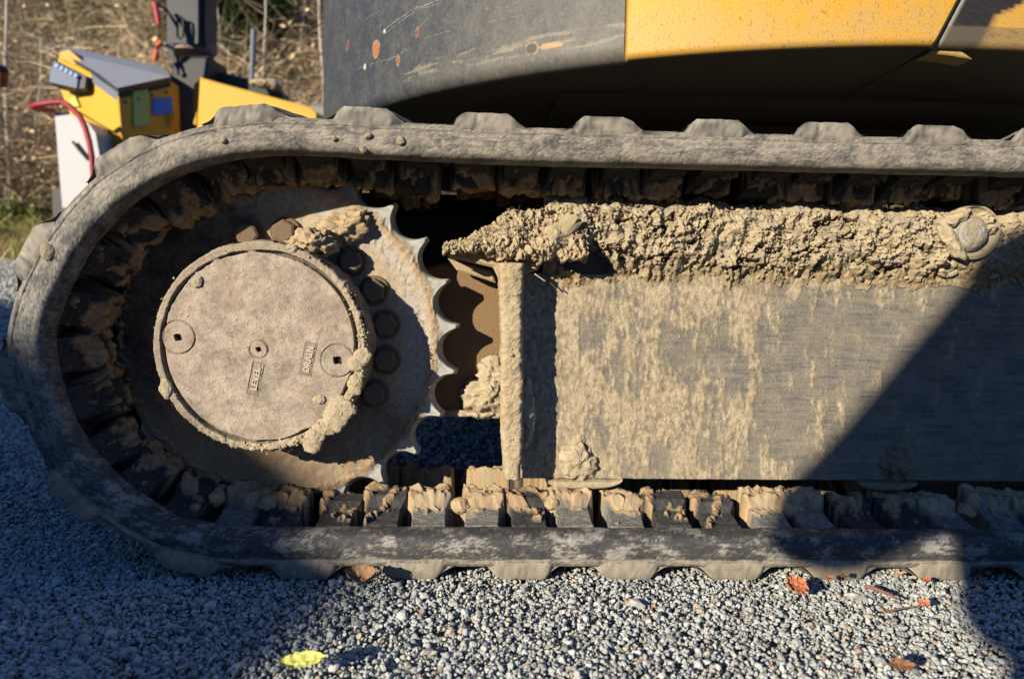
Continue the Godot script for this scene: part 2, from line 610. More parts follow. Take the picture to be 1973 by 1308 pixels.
func block_mesh(sd: int, damp: bool) -> ArrayMesh:
	# a drive block: low scuffed face towards the edge, raised rail caked with clay behind it
	var nu := 26
	var nv := 34
	var off := 1.7 * sd
	return grid(nu, nv, func(i: int, j: int):
		var u := i / float(nu) * 2.0 - 1.0
		var t := clampf((j - 1) / float(nv - 2), 0.0, 1.0)
		var z := lerpf(-0.049, -0.15, t)
		var rise := step(-0.103, -0.116, z)
		var half := lerpf(0.0305, 0.0398, rise)
		var h := -0.0005 - 0.010 * step(-0.055, -0.102, z) - 0.020 * rise - 0.006 * step(-0.117, -0.15, z)
		var s := u * half
		var cover := [0.0, 0.12, -0.1, -0.2, 0.2, 0.05, -0.05, 0.15, -0.15][sd % 9] as float
		var nb: float = N.big.get_noise_3d(s * 1.5 + off, z * 1.5, 0.0)
		var clay := step(-0.1, 0.1, nb + cover + (z + 0.1) * -18.0)
		if damp:    # broken plates of clay on bare rubber, for the shaded runs
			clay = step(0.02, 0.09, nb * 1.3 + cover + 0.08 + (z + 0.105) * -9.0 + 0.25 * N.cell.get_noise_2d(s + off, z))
		var lump: float = N.clod.get_noise_3d(s + off, z, off)
		var m: float = N.mid.get_noise_3d(s + off, z, 0.0)
		h -= clay * (0.004 + 0.011 * nb + 0.006 * m - 0.007 * (lump + 0.6)) * (1.0 if damp else lerpf(0.55, 1.0, rise))
		s += clay * (0.006 * N.big.get_noise_2d(z * 3.0 + off, signf(u) * 0.3) + 0.003 * m)
		var edge := maxf(step(0.9, 1.0, absf(u)) * lerpf(1.0, 0.6, rise), maxf(step(0.05, 0.0, t), step(0.96, 1.0, t)))
		h += edge * edge * 0.006
		if i == 0 or i == nu or j == 0 or j == nv:
			h = 0.033
		var f: float = N.fine.get_noise_3d(s + off, z, h)
		var crack := step(0.05, 0.0, absf(N.cell.get_noise_2d(s * 0.5 + off, z * 0.5) + 0.93))
		var wear: float = N.fine.get_noise_2d(s * 0.25 + off, z * 2.0)
		cc = (Color(0.155, 0.152, 0.14) * (1.0 + 0.7 * wear)).lerp(CLAY.lerp(MUD, clampf(0.3 + nb, 0.0, 1.0)) * (1.0 + 0.3 * m), clay) * (1.0 + 0.3 * f)
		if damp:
			cc = (Color(0.05, 0.05, 0.05) * (1.0 + 0.8 * wear)).lerp(Color(0.3, 0.21, 0.125) * (1.0 + 0.5 * m), clay) * (1.0 + 0.3 * f)  # rubber and clay darkened in colour to stand in for shade
		cc = cc.lerp(Color(0.1, 0.08, 0.05), crack * clay * 0.5)
		return Vector3(s, h, z), true)

func mud_height(x: float, y: float, sd: float) -> float:   # 0..1 crumbly relief
	var c: float = N.clod.get_noise_3d(x, y, sd)
	var m: float = N.mid.get_noise_3d(x, y, sd)
	return clampf(0.55 - 0.5 * (c + 1.0) + 0.5 * m, -0.5, 1.0)

func excavator() -> void:
	make_loop()
	var root := thing("excavator", "yellow and black tracked excavator with a muddy rubber track", "excavator", Vector3.ZERO)
	track(root)
	sprocket(root)
	drive_cover(root)
	track_frame(root)
	upper_body(root)

func track(root: Node3D) -> void:
	var belt := part("rubber_track", belt_mesh(), M.rubber, root)
	belt.set_meta("label", "dusty black rubber track belt")
	var lugs := []
	for k in 8:
		lugs.append(lug_mesh(k))
	var blocks := []
	for k in 9:
		blocks.append(block_mesh(k, false))
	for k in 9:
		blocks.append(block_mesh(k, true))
	var clods := []
	for k in 4:
		clods.append(clod_mesh(0.013 + 0.003 * k, 0.012, 0.017 - 0.002 * k, 120 + k, CLAY.lerp(MUD, 0.4), 16))
	# phases: one lug foot stands at photograph x 1212 on the ground, one slot at x 970
	var n := int(round(loop_len / PITCH))
	n += n % 2
	var pitch := loop_len / n
	var want := at(1212, 1095, 0.0)
	var slot := at(1018, 1000, -0.08)
	var s_lug := 0.0
	var s_slot := 0.0
	var best := 9.0
	var best2 := 9.0
	for k in loop.size():
		var s := k * loop_len / loop.size()
		if loop[k].y < 0.2:
			if absf(loop[k].x - want.x) < best:
				best = absf(loop[k].x - want.x)
				s_lug = s
			if absf(loop[k].x - slot.x) < best2:
				best2 = absf(loop[k].x - slot.x)
				s_slot = s
	var back := Transform3D(Basis(Vector3.UP, PI), Vector3(0, 0, -0.42))
	var want_top := at(1168, 240, 0.0)
	var s_top := 0.0
	best = 9.0
	for k in loop.size():
		if loop[k].y > 0.5 and absf(loop[k].x - want_top.x) < best:
			best = absf(loop[k].x - want_top.x)
			s_top = k * loop_len / loop.size()
	var want_mid := at(702, 222, 0.0)
	var s_mid := 0.0
	best = 9.0
	for k in loop.size():
		if loop[k].y > 0.5 and absf(loop[k].x - want_mid.x) < best:
			best = absf(loop[k].x - want_mid.x)
			s_mid = k * loop_len / loop.size()
	var spots := []
	for leg in [[s_top, s_mid], [s_mid, s_lug], [s_lug, s_top]]:
		var l: float = fposmod(leg[1] - leg[0], loop_len)
		var m := int(round(l / 0.17))
		for k in m:
			spots.append([leg[0] + l * k / m, l / m])
	for k in spots.size():
		var xf := frame_at(spots[k][0])
		part("tread_lug", lugs[(k % 4) + (4 if xf.basis.y.y < -0.6 else 0)], M.rubber, belt, xf)
		part("tread_lug", lugs[(k + 1) % 4], M.rubber, belt, frame_at(spots[k][0] + spots[k][1] * 0.5) * back)
	for q in [[90, 486, 0.011, 0.009], [772, 272, 0.006, 0.005], [708, 262, 0.003, 0.005], [699, 289, 0.005, 0.003], [430, 271, 0.003, 0.003], [644, 268, 0.0025, 0.0025]]:
		part("mud_clod", clod_mesh(q[2], q[3], 0.004, int(q[0]), MUD * 0.7, 16), M.mud, belt, Transform3D(Basis(Vector3(0, 0, 1), q[0] * 0.3), at(q[0], q[1], 0.001)))
	for k in n:
		var xf := frame_at(s_slot + k * pitch + 0.002 * sin(k * 5.3))
		xf.basis = xf.basis * Basis.from_euler(Vector3(0.03 * sin(k * 3.7), 0.05 * sin(k * 2.3), 0.025 * sin(k * 4.1))) * Basis.from_scale(Vector3(1.0, 0.92 + 0.14 * sin(k * 7.7), 1.0))
		if xf.basis.y.y < -0.9 and xf.origin.x < 1.2 and sin(k * 11.3) > -0.15:    # clay that bridges the gap to the next block
			var gx := frame_at(s_slot + (k + 0.5) * pitch)
			part("mud_clod", clods[k % 4], M.mud, belt, gx * Transform3D(Basis(Vector3(0, 1, 0), k * 1.1), Vector3(0.006 * sin(k * 2.9), -0.017 - 0.008 * sin(k * 6.1), -0.118 + 0.016 * sin(k * 1.7))))
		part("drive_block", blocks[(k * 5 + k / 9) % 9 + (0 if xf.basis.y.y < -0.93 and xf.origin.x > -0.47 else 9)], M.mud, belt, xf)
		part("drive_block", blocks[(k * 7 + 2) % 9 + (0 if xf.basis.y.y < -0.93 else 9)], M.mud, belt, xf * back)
	# the other track: the same belt again beyond the undercarriage
	var far := belt.duplicate()
	far.name = "rubber_track"
	root.add_child(far, true)
	far.position.z = -2.1
	far.set_meta("label", "second rubber track beyond the undercarriage")

func hub(r: float, a: float, z: float) -> Vector3:
	return Vector3(HUB.x + r * cos(a), HUB.y + r * sin(a), z)

func sprocket(root: Node3D) -> void:
	var z0 := -0.155
	var tip := at(880, 583, z0)
	var a0 := atan2(tip.y - HUB.y, tip.x - HUB.x)
	var teeth := 24
	var per := 32
	var contour := PackedFloat32Array()
	for k in per:
		var a := TAU / teeth * (k / float(per) - 0.5)   # measured from the middle of a valley
		var c := 0.3180
		var r := 0.0378
		var disc_ := r * r - pow(c * sin(a), 2.0)
		var rad := 0.3125
		if disc_ > 0.0:
			rad = minf(0.3125, c * cos(a) - sqrt(disc_))
		contour.append(rad)
	var nu := teeth * per
	var rings := 140
	var m := grid(nu, rings, func(i: int, j: int):
		var ang := a0 + TAU * (i + per / 2.0) / nu
		var c := contour[i % per]
		var r := c
		var z := z0
		if j == 0:
			z = z0 - 0.042
		elif j == 1:
			z = z0 - 0.007
		elif j == 2:
			r = c - 0.0065
		else:
			r = lerpf(c - 0.0065, 0.10, (j - 2) / float(rings - 2))
		var p := hub(r, ang, z)
		var n1: float = N.big.get_noise_2d(p.x, p.y)
		var n2: float = N.mid.get_noise_2d(p.x, p.y)
		var n3: float = N.fine.get_noise_2d(p.x, p.y)
		var steel := Color(0.34, 0.335, 0.31) * (1.0 + 0.3 * n2 + 0.3 * n3)
		if j < 3:
			cc = steel * 1.05
			return p
		# mud: thick over the disc, worn off near the teeth and in a broad smear across the upper right
		var up := cos(ang - 0.75)
		var bare := step(0.271, 0.281, r + n1 * 0.012 + n2 * 0.006)
		var smear := exp(-pow((r - 0.243 + 0.012 * n1) / 0.021, 2.0)) * step(0.1, 0.75, up) * step(-0.5, 0.5, 0.6 * n2 + n1 + 0.4 * n3 + 0.2)
		var mud := (1.0 - bare) * (1.0 - 0.8 * smear)
		var lump: float = N.clod.get_noise_2d(p.x, p.y)
		var bank := exp(-pow((r - 0.267) / 0.008, 2.0))
		p.z += mud * (0.003 + 0.003 * n1 + 0.0003 * n2 - 0.0005 * lump + 0.003 * bank * (0.5 + n2))
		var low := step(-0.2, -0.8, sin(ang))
		var film := maxf(step(0.15, 0.65, cos(ang - 0.6)), low * 0.7)   # thin film on the left, its colour darkened to imitate shade
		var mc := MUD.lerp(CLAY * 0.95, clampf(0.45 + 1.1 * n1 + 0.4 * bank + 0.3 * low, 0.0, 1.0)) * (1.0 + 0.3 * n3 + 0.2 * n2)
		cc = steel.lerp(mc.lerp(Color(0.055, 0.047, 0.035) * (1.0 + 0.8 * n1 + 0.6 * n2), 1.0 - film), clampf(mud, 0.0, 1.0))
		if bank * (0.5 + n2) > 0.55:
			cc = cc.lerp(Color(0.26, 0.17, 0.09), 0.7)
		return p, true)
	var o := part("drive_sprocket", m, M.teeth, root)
	o.set_meta("label", "toothed steel drive sprocket smeared with mud")
	# back face
	var st := begin()
	for i in nu:
		var ang := a0 + TAU * (i + per / 2.0) / nu
		var an2 := a0 + TAU * (i + 1 + per / 2.0) / nu
		quad(st, hub(contour[i % per], ang, z0 - 0.042), hub(0.1, ang, z0 - 0.042), hub(0.1, an2, z0 - 0.042), hub(contour[(i + 1) % per], an2, z0 - 0.042), Color(0.1, 0.09, 0.08))
	part("sprocket_back", finish(st), M.steel, o)
	# bolts round the hub
	var b := begin()
	var bc := Color(0.15, 0.11, 0.075)
	disc(b, Vector3.ZERO, [[0.026, 0.0], [0.026, 0.004], [0.0245, 0.0055], [0.019, 0.0055]], bc, 28)
	var hexr := []
	for k in 6:
		hexr.append([])
	for k in 6:
		var a := TAU * k / 6.0
		var c := TAU * (k + 1) / 6.0
		var p := Vector3(cos(a), sin(a), 0)
		var q := Vector3(cos(c), sin(c), 0)
		quad(b, p * 0.0205 + Vector3(0, 0, 0.005), p * 0.0205 + Vector3(0, 0, 0.019), q * 0.0205 + Vector3(0, 0, 0.019), q * 0.0205 + Vector3(0, 0, 0.005), bc)
		quad(b, p * 0.0205 + Vector3(0, 0, 0.019), p * 0.0165 + Vector3(0, 0, 0.0215), q * 0.0165 + Vector3(0, 0, 0.0215), q * 0.0205 + Vector3(0, 0, 0.019), bc)
		tri(b, p * 0.0165 + Vector3(0, 0, 0.0215), Vector3(0, 0, 0.0215), q * 0.0165 + Vector3(0, 0, 0.0215), bc * 1.1)
	var bolt := finish(b)
	var first := at(742, 625, z0 + 0.01)
	var ab := atan2(first.y - HUB.y, first.x - HUB.x)
	for k in [17, 18, 0, 1, 2, 3, 4, 5]:
		var a: float = ab + TAU * k / 19.0
		part("bolt", bolt, M.mud, o, Transform3D(Basis(Vector3(0, 0, 1), 0.4 * k), hub(0.187, a, z0 + 0.003)))
	# the big bolt head at the upper edge of the cover, buried in clay
	var bb := at(606, 470, -0.105)
	part("mud_clod", clod_mesh(0.031, 0.024, 0.03, 31, CLAY.lerp(MUD, 0.5)), M.mud, o, Transform3D(Basis(), bb))
	part("mud_clod", clod_mesh(0.055, 0.022, 0.03, 32, CLAY.lerp(MUD, 0.3)), M.mud, o, Transform3D(Basis(Vector3(0, 0, 1), 0.55), bb + Vector3(-0.035, -0.012, -0.03)))
	part("mud_clod", clod_mesh(0.05, 0.026, 0.02, 33, CLAY.lerp(MUD, 0.45)), M.mud, o, Transform3D(Basis(Vector3(0, 0, 1), 0.4), at(660, 440, -0.145)))

func clod_mesh(a: float, b: float, c: float, sd: int, col: Color, res := 34) -> ArrayMesh:
	var off := sd * 0.37
	return grid(res * 2, res, func(i: int, j: int):
		var th := TAU * i / (res * 2.0)
		var ph := PI * (j / float(res) - 0.5)
		var d := Vector3(cos(ph) * cos(th), cos(ph) * sin(th), sin(ph))
		var p := Vector3(d.x * a, d.y * b, d.z * c)
		var n1: float = N.big.get_noise_3d(p.x * 1.5 + off, p.y * 1.5, p.z * 1.5)
		var n2: float = N.mid.get_noise_3d(p.x + off, p.y, p.z)
		var n4: float = N.clod.get_noise_3d(p.x + off, p.y, p.z)
		var n3: float = N.fine.get_noise_3d(p.x + off, p.y, p.z)
		p *= 1.0 + 0.5 * n1 + 0.25 * n2
		p += d * (-0.003 * n4 + 0.001 * n3)
		cc = col * (1.0 + 0.3 * n2 + 0.3 * n3)
		return p)

func drive_cover(root: Node3D) -> void:
	# drum of the final drive between sprocket and cover
	var drum := part("final_drive", grid(220, 30, func(i: int, j: int):
		var a := TAU * i / 220.0
		var t := j / 30.0
		var z := lerpf(-0.157, LID - 0.006, t)
		var n1: float = N.big.get_noise_3d(cos(a) * 0.16, sin(a) * 0.16, z)
		var n2: float = N.mid.get_noise_3d(cos(a) * 0.16, sin(a) * 0.16, z)
		cc = Color(0.26, 0.2, 0.135) * (1.0 + 0.5 * n1 + 0.6 * n2)
		return hub(0.1675 + 0.003 * n1 + 0.003 * n2, a, z)), M.mud, root)
	drum.set_meta("label", "muddy drum of the final drive")
	var plug_a := at(342, 650, LID)
	var plug_b := at(650, 695, LID)
	var mid := at(498, 673, LID)
	var fa := at(492, 730, LID)
	var fb := at(594, 692, LID)
	var dirv := Vector2(0.2, 0.98).normalized()
	var nu := 660
	var nv := 150
	var m := grid(nu, nv, func(i: int, j: int):
		var a := TAU * i / nu
		var t := 1.0 - j / float(nv)
		var r := 0.168 * t
		var p := hub(r, a, LID)
		var n1: float = N.big.get_noise_2d(p.x, p.y)
		var n2: float = N.mid.get_noise_2d(p.x, p.y)
		var n3: float = N.fine.get_noise_2d(p.x, p.y)
		var z := LID + 0.0004 * n2 + 0.0003 * n3
		var col := Color(0.31, 0.26, 0.212) * (1.0 + 0.45 * n1 + 0.3 * n2 + 0.35 * n3)
		# pale veins and smears of dried clay
		var vein := step(0.62, 0.9, N.ridge.get_noise_2d(p.x + 0.4, p.y)) * step(-0.1, 0.25, n1 + 0.1)
		col = col.lerp(MUD * 0.95, vein * 0.85)
		z += vein * 0.0009
		col = col.lerp(Color(0.24, 0.17, 0.13), step(0.1, 0.5, N.huge.get_noise_2d(p.x * 2.0, p.y * 2.0)) * 0.35)
		# groove between rim and lid, open in places, packed in others
		var open: float = 0.75 + 0.5 * sin(a * 2.0 + 0.6) + 1.2 * N.big.get_noise_2d(cos(a) * 0.2 + 3.0, sin(a) * 0.2)
		var gr := 0.1512 + 0.0012 * sin(a * 3.0)
		var wide := 0.0026 * clampf(open + 0.3, 0.0, 1.2)
		var groove := 1.0 - step(wide * 0.6, wide + 0.0007, absf(r - gr)) if wide > 0.0004 else 0.0
		z -= 0.009 * groove
		col = col.lerp(Color(0.05, 0.045, 0.035), groove * 0.7)
		if r > gr:
			var rim := step(gr, gr + 0.003, r)
			var crumb: float = mud_height(p.x, p.y, 2.0)
			var fat := step(-0.5, 0.4, cos(a + 0.75))    # thickest at the lower right
			z += rim * (0.0015 + 0.0045 * crumb * (0.25 + fat))
			col = col.lerp(MUD * (0.72 + 0.28 * fat) * (1.0 + 0.25 * n2 + 0.3 * n3), rim * (0.55 + 0.4 * fat))
		var d := Vector2(p.x, p.y)
		for q in [[plug_a, 0.0262, 0.0048], [plug_b, 0.0262, 0.0056], [mid, 0.0142, 0.0034]]:
			var e := d - Vector2(q[0].x, q[0].y)
			var l := e.length()
			var th := 0.0009 if q[1] > 0.02 else 0.0016 * clampf(0.6 + sin(atan2(e.y, e.x) * 2.0 + 0.3), 0.1, 1.2)
			var ring := 1.0 - step(th * 0.5, th + 0.0006, absf(l - q[1]))
			z -= 0.002 * ring
			col = col.lerp(Color(0.12, 0.095, 0.075), ring * 0.6)
			if l < q[1]:
				z = lerpf(z, LID + 0.0009 + 0.0003 * n3, 0.9)
				z -= 0.002 * ring
			var sq := maxf(absf(e.x + 0.3 * e.y), absf(e.y)) + 0.0012 * n2
			if sq < q[2]:
				z -= 0.008
				col = Color(0.03, 0.025, 0.02)
		for q in [fa, fb]:    # raised name plates: a frame round the letters
			var e := d - Vector2(q.x, q.y)
			var u := absf(e.dot(dirv))
			var w := absf(e.dot(Vector2(dirv.y, -dirv.x)))
			if u < 0.0275 and w < 0.0105:
				col = col * 0.75
				var edge := maxf(step(0.0245, 0.0255, u), step(0.0080, 0.0088, w))
				edge *= 1.0 - maxf(step(0.0255, 0.0268, u), step(0.009, 0.0102, w))
				z -= 0.0013 * edge * step(-0.35, -0.1, n1 + n2)
				col = col.lerp(Color(0.13, 0.11, 0.09), edge * 0.55 * step(-0.35, -0.1, n1 + n2))
		# ragged outline of the caked rim
		var rag: float = N.mid.get_noise_2d(cos(a) * 0.2 + 7.0, sin(a) * 0.2)
		if j < 4:
			r += (0.006 * rag * (0.4 + step(-0.5, 0.4, cos(a + 0.75))) + 0.0025 * N.big.get_noise_2d(cos(a) * 0.2, sin(a) * 0.2)) * (1.0 - j / 4.0)
			z -= [0.02, 0.006, 0.002, 0.0005][j]
		cc = col
		p = hub(r, a, z)
		return p, false)
	var o := part("drive_cover", m, M.cover, root)
	o.set_meta("label", "round muddy motor cover with two plugs")
	for q in [[fa, "LEVEL"], [fb, "DRAIN"]]:
		var tm := TextMesh.new()
		var f := SystemFont.new()
		f.font_names = PackedStringArray(["Droid Sans"])
		f.font_weight = 700
		tm.font = f
		tm.text = q[1]
		tm.font_size = 32
		tm.pixel_size = 0.0135 / 32.0
		tm.depth = 0.003
		var b := Basis(Vector3(0, 0, 1), atan2(dirv.y, dirv.x))
		var lm := StandardMaterial3D.new()
		lm.albedo_color = Color(0.36, 0.31, 0.25).linear_to_srgb()
		lm.roughness = 0.9
		part("raised_lettering", tm, lm, o, Transform3D(b, Vector3(q[0].x, q[0].y, LID + 0.0004)))
	# crumbs of mud that hang on the rim
	rim_crumbs(o)
	var k := 0
	for c in [[692, 694, 0.015], [684, 742, 0.012], [660, 784, 0.017], [628, 822, 0.015], [600, 846, 0.016], [646, 802, 0.018], [614, 770, 0.006], [378, 543, 0.006], [318, 748, 0.01], [560, 478, 0.006]]:
		k += 1
		part("mud_clod", clod_mesh(c[2] * 1.25, c[2] * 0.9, c[2] * 0.28, 40 + k, MUD, 26), M.mud, o, Transform3D(Basis(Vector3(0, 0, 1), 0.9 * k), at(c[0], c[1], LID + 0.002)))

func rim_crumbs(o: Node3D) -> void:
	crumbs(o, 420, 75, func(rng: RandomNumberGenerator):
		var a: float = -0.75 + rng.randfn(0.0, 0.75)
		var r: float = 0.1605 + rng.randfn(0.0, 0.0045)
		return hub(r, a, LID + 0.001 + rng.randf() * 0.003), 0.003, MUD)
	crumbs(o, 120, 76, func(rng: RandomNumberGenerator):
		return hub(0.165 + rng.randfn(0.0, 0.003), rng.randf() * TAU, LID - 0.002 - rng.randf() * 0.01), 0.003, MUD * 0.85)

func crumbs(parent: Node3D, count: int, sd: int, spot: Callable, s0: float, col: Color) -> void:
	var rng := RandomNumberGenerator.new()
	rng.seed = sd
	var bufs := [PackedFloat32Array(), PackedFloat32Array()]
	for k in count:
		var p = spot.call(rng)
		if p == null:
			continue
		var s := s0 * exp(rng.randfn(0.0, 0.45))
		var g := rng.randf_range(0.75, 1.15)
		var c := col.lerp(CLAY, rng.randf() * 0.35) * g
		var b := Basis.from_euler(Vector3(rng.randf() * TAU, rng.randf() * TAU, rng.randf() * TAU)).scaled_local(Vector3(s * 1.25, s, s * 0.9))
		put(bufs[k % 2], b, p, c)
	scatter("mud_crumbs", rock(91, 0.8), M.crumb, bufs[0], parent)
	scatter("mud_crumbs", rock(92, 0.9), M.crumb, bufs[1], parent)

func track_frame(root: Node3D) -> void:
	# ---- long side plate
	var z0 := -0.14
	var lo := at(992, 930, z0)
	var hi := at(1060, 556, z0)
	var x0 := lo.x
	var x1 := 1.6
	var y0 := at(1500, 927, z0).y
	var y1 := at(1500, 535, z0).y
	var nx := 860
	var ny := 180
	var plate_c := func(x: float, y: float) -> float:    # how thick the mud film lies, 0..1
		var t := (x - x0) / 0.95
		var n1: float = N.big.get_noise_2d(x * 1.3, y * 0.3)          # runs down the plate
		var n2: float = N.mid.get_noise_2d(x * 1.2, y * 0.5)
		var n0: float = N.huge.get_noise_2d(x * 1.6 + 3.0, y * 1.2)
		var top := step(y1 - 0.12, y1 - 0.01, y)
		var bot := step(y0 + 0.07, y0, y)
		return clampf(0.98 - 0.8 * step(0.1, 0.62, t) - 0.35 * step(0.5, 1.0, t) + 0.4 * top + 0.3 * bot * (1.0 - t) + 0.95 * n1 + 0.5 * n2 + 0.7 * n0, 0.0, 1.0)
	var plate := grid(nx, ny, func(i: int, j: int):
		var x := lerpf(x0, x1, i / float(nx))
		var y := lerpf(y0, y1, j / float(ny))
		var f: float = plate_c.call(x, y)
		var n0: float = N.big.get_noise_2d(x, y)
		var n2: float = N.mid.get_noise_2d(x, y)
		var n3: float = N.fine.get_noise_2d(x, y)
		var run: float = N.mid.get_noise_2d(x * 1.1 + 4.0, y * 0.4)
		var w: float = N.ridge2.get_noise_2d(x * 1.0 + 2.0, y * 0.45)
		var sc: float = N.fine.get_noise_2d(x * 0.05 + 5.0, y * 1.3)        # horizontal scratches
		var sc2: float = N.mid.get_noise_2d(x * 0.07 + 1.0, y * 1.2)
		var film := step(0.1, 0.9, f + 0.2 * n3 + 0.12 * sc)
		var thick := step(0.5, 0.95, f)
		var t := (x - x0) / 0.95
		var brushed := step(0.2, 0.55, t)
		var steel := Color(0.115, 0.116, 0.115) * (1.0 + 0.28 * sc * brushed + 0.18 * sc2 + 0.25 * n3)
		var low := step(y0 + 0.16, y0 + 0.02, y)
		var duster := clampf(0.52 + 0.28 * sc * brushed + 0.25 * sc2 + 0.5 * n0 + 0.3 * n2 + 0.3 * n3 + 0.35 * low * (1.0 - t * 0.8), 0.0, 1.0)
		steel = steel.lerp(Color(0.25, 0.215, 0.16), duster * 0.8)
		var mudc := (MUD * 1.08).lerp(Color(0.23, 0.185, 0.13), clampf(0.42 - 0.7 * n2 - 0.7 * n0 - 0.2 * thick - 0.4 * run, 0.0, 1.0)) * (1.0 + 0.34 * n3 + 0.12 * run + 0.12 * n2)
		var blot := step(-0.1, 0.3, n3 + 0.6 * n2 + thick * 0.9 - 0.1)     # the film is flecked, not even
		cc = steel.lerp(mudc, film * (0.45 + 0.5 * thick) * (0.5 + 0.5 * blot))
		var wrinkle := step(0.15, 0.8, w)
		cc = cc * (1.0 - 0.2 * wrinkle * thick)
		if N.mid.get_noise_2d(x * 0.7 + 8.0, y * 0.7) > 0.5:
			cc = cc.lerp(Color(0.33, 0.17, 0.08), 0.3 * (1.0 - thick))
		var z := z0 + film * 0.0006 + thick * (0.0012 + 0.0005 * run + 0.0007 * n0 + 0.0006 * n2 - 0.0005 * wrinkle) + 0.0003 * n3 * film
		if i == 0:
			z -= 0.03
		if j == 0:
			z -= 0.02
		if j == 1:
			cc = cc * 1.15
		return Vector3(x + (0.0025 * n2 if i < 2 else 0.0), y, z))
	var fr := part("track_frame", plate, M.mud, root)
	fr.set_meta("label", "long steel track frame side streaked with dried mud")
	# the rest of the beam: top, inner side, bottom and the front half to the idler
	var st := begin()
	box(st, Vector3(x0 + 0.01, y0 + 0.004, -0.27), Vector3(x1, y1 + 0.05, z0 - 0.012), Color(0.1, 0.085, 0.07))
	part("frame_beam", finish(st), M.dark, fr)
	var idler := begin()
	disc(idler, Vector3(1.72, 0.355, 0), [[0.0, -0.14], [0.1, -0.14], [0.11, -0.15], [0.26, -0.16], [0.27, -0.165], [0.27, -0.255], [0.26, -0.26], [0.0, -0.26]], Color(0.14, 0.12, 0.1), 48)
	part("idler_wheel", finish(idler), M.steel, fr)
	# ---- recess between guide post and plate, and the yoke behind the sprocket
	var yz := -0.228
	var yo := px_poly([800, 520, 860, 505, 915, 530, 985, 500, 1080, 520, 1080, 800, 868, 802, 850, 790, 800, 770], yz)
	var yk := begin()
	slab(yk, yo, yz, 0.05, Color(0.2, 0.135, 0.075), 0.004)
	part("yoke_plate", finish(yk), M.mud, fr)
	var inn := begin()
	box(inn, Vector3(-0.55, 0.27, -0.5), Vector3(0.1, 0.58, -0.38), Color(0.06, 0.05, 0.04))
	box(inn, Vector3(-0.25, 0.56, -0.5), Vector3(0.16, 0.637, -0.39), Color(0.03, 0.026, 0.02))  # near-black box added so the gap under the upper run stays dark
	disc(inn, Vector3(HUB.x, HUB.y, 0), [[0.0, -0.29], [0.2, -0.29], [0.2, -0.4], [0.0, -0.4]], Color(0.08, 0.07, 0.06), 40)
	part("motor_housing", finish(inn), M.dark, fr)
	part("mud_clod", clod_mesh(0.05, 0.032, 0.03, 61, MUD), M.mud, fr, Transform3D(Basis(), at(945, 758, -0.215)))
	part("mud_clod", clod_mesh(0.03, 0.03, 0.03, 62, MUD), M.mud, fr, Transform3D(Basis(), at(952, 725, -0.215)))
	part("mud_clod", clod_mesh(0.062, 0.006, 0.02, 63, MUD * 1.1), M.mud, fr, Transform3D(Basis(), at(920, 797, -0.215)))
	# ---- upright guide post, caked all over
	var pa := at(985, 505, -0.085)
	var pb := at(986, 921, -0.085)
	var post := grid(60, 230, func(i: int, j: int):
		var t := j / 230.0
		var c := pb.lerp(pa, t)
		var a := TAU * i / 60.0
		var w := 0.0185 * lerpf(0.72, 1.0, step(0.0, 0.22, t)) * (1.0 + 0.12 * step(0.75, 1.0, t))
		var e := Vector2(cos(a), sin(a))
		var q := pow(pow(absf(e.x), 4.0) + pow(absf(e.y), 4.0), -0.25)
		var n1: float = N.big.get_noise_3d(e.x * 0.02, c.y * 0.8, e.y * 0.02)
		var n2: float = N.mid.get_noise_3d(e.x * 0.02, c.y, e.y * 0.02)
		var n3: float = N.fine.get_noise_3d(e.x * 0.02, c.y, e.y * 0.02)
		var rr := q * (1.0 + 0.16 * n1 + 0.10 * n2 + 0.05 * n3)
		if j == 0 or j == 230:
			rr = 0.0
		cc = MUD.lerp(CLAY, clampf(0.15 + 0.6 * n1, 0.0, 0.6)) * (1.0 + 0.25 * n2 + 0.25 * n3)
		return c + Vector3(e.x * w * rr, 0, e.y * 0.022 * rr))
	var po := part("guide_post", post, M.mud, fr)
	po.set_meta("label", "upright bar caked in pale mud")
	crumbs(fr, 700, 78, func(rng: RandomNumberGenerator):
		var t: float = rng.randf()
		var c := pb.lerp(pa, t)
		var a: float = rng.randf() * TAU
		return c + Vector3(cos(a) * 0.0175 * lerpf(0.75, 1.0, t), 0, sin(a) * 0.021), 0.003, MUD)
	part("mud_clod", clod_mesh(0.011, 0.05, 0.012, 64, MUD), M.mud, fr, Transform3D(Basis(), at(1014, 798, -0.1)))
	# ---- bracket at the head of the post with its crust
	var bz := -0.1
	var bk := begin()
	slab(bk, px_poly([853, 476, 905, 462, 1030, 440, 1100, 420, 1095, 450, 1060, 490, 1035, 520, 965, 545, 950, 515, 862, 494], bz), bz, 0.09, MUD.lerp(CLAY, 0.45), 0.004)
	slab(bk, px_poly([862, 497, 950, 522, 955, 545, 925, 535, 880, 521], -0.16), -0.16, 0.04, MUD.lerp(CLAY, 0.55), 0.003)
	part("bracket", finish(bk), M.mud, fr)
	var xl := at(853, 460, bz).x
	var xr := at(1130, 460, bz).x
	var crest := func(x: float) -> float:
		var t := (x - xl) / (xr - xl)
		return lerpf(at(853, 462, bz).y, at(985, 388, bz).y, step(0.0, 0.5, t) * 0.75 + 0.25 * step(0.38, 0.44, t)) - 0.004
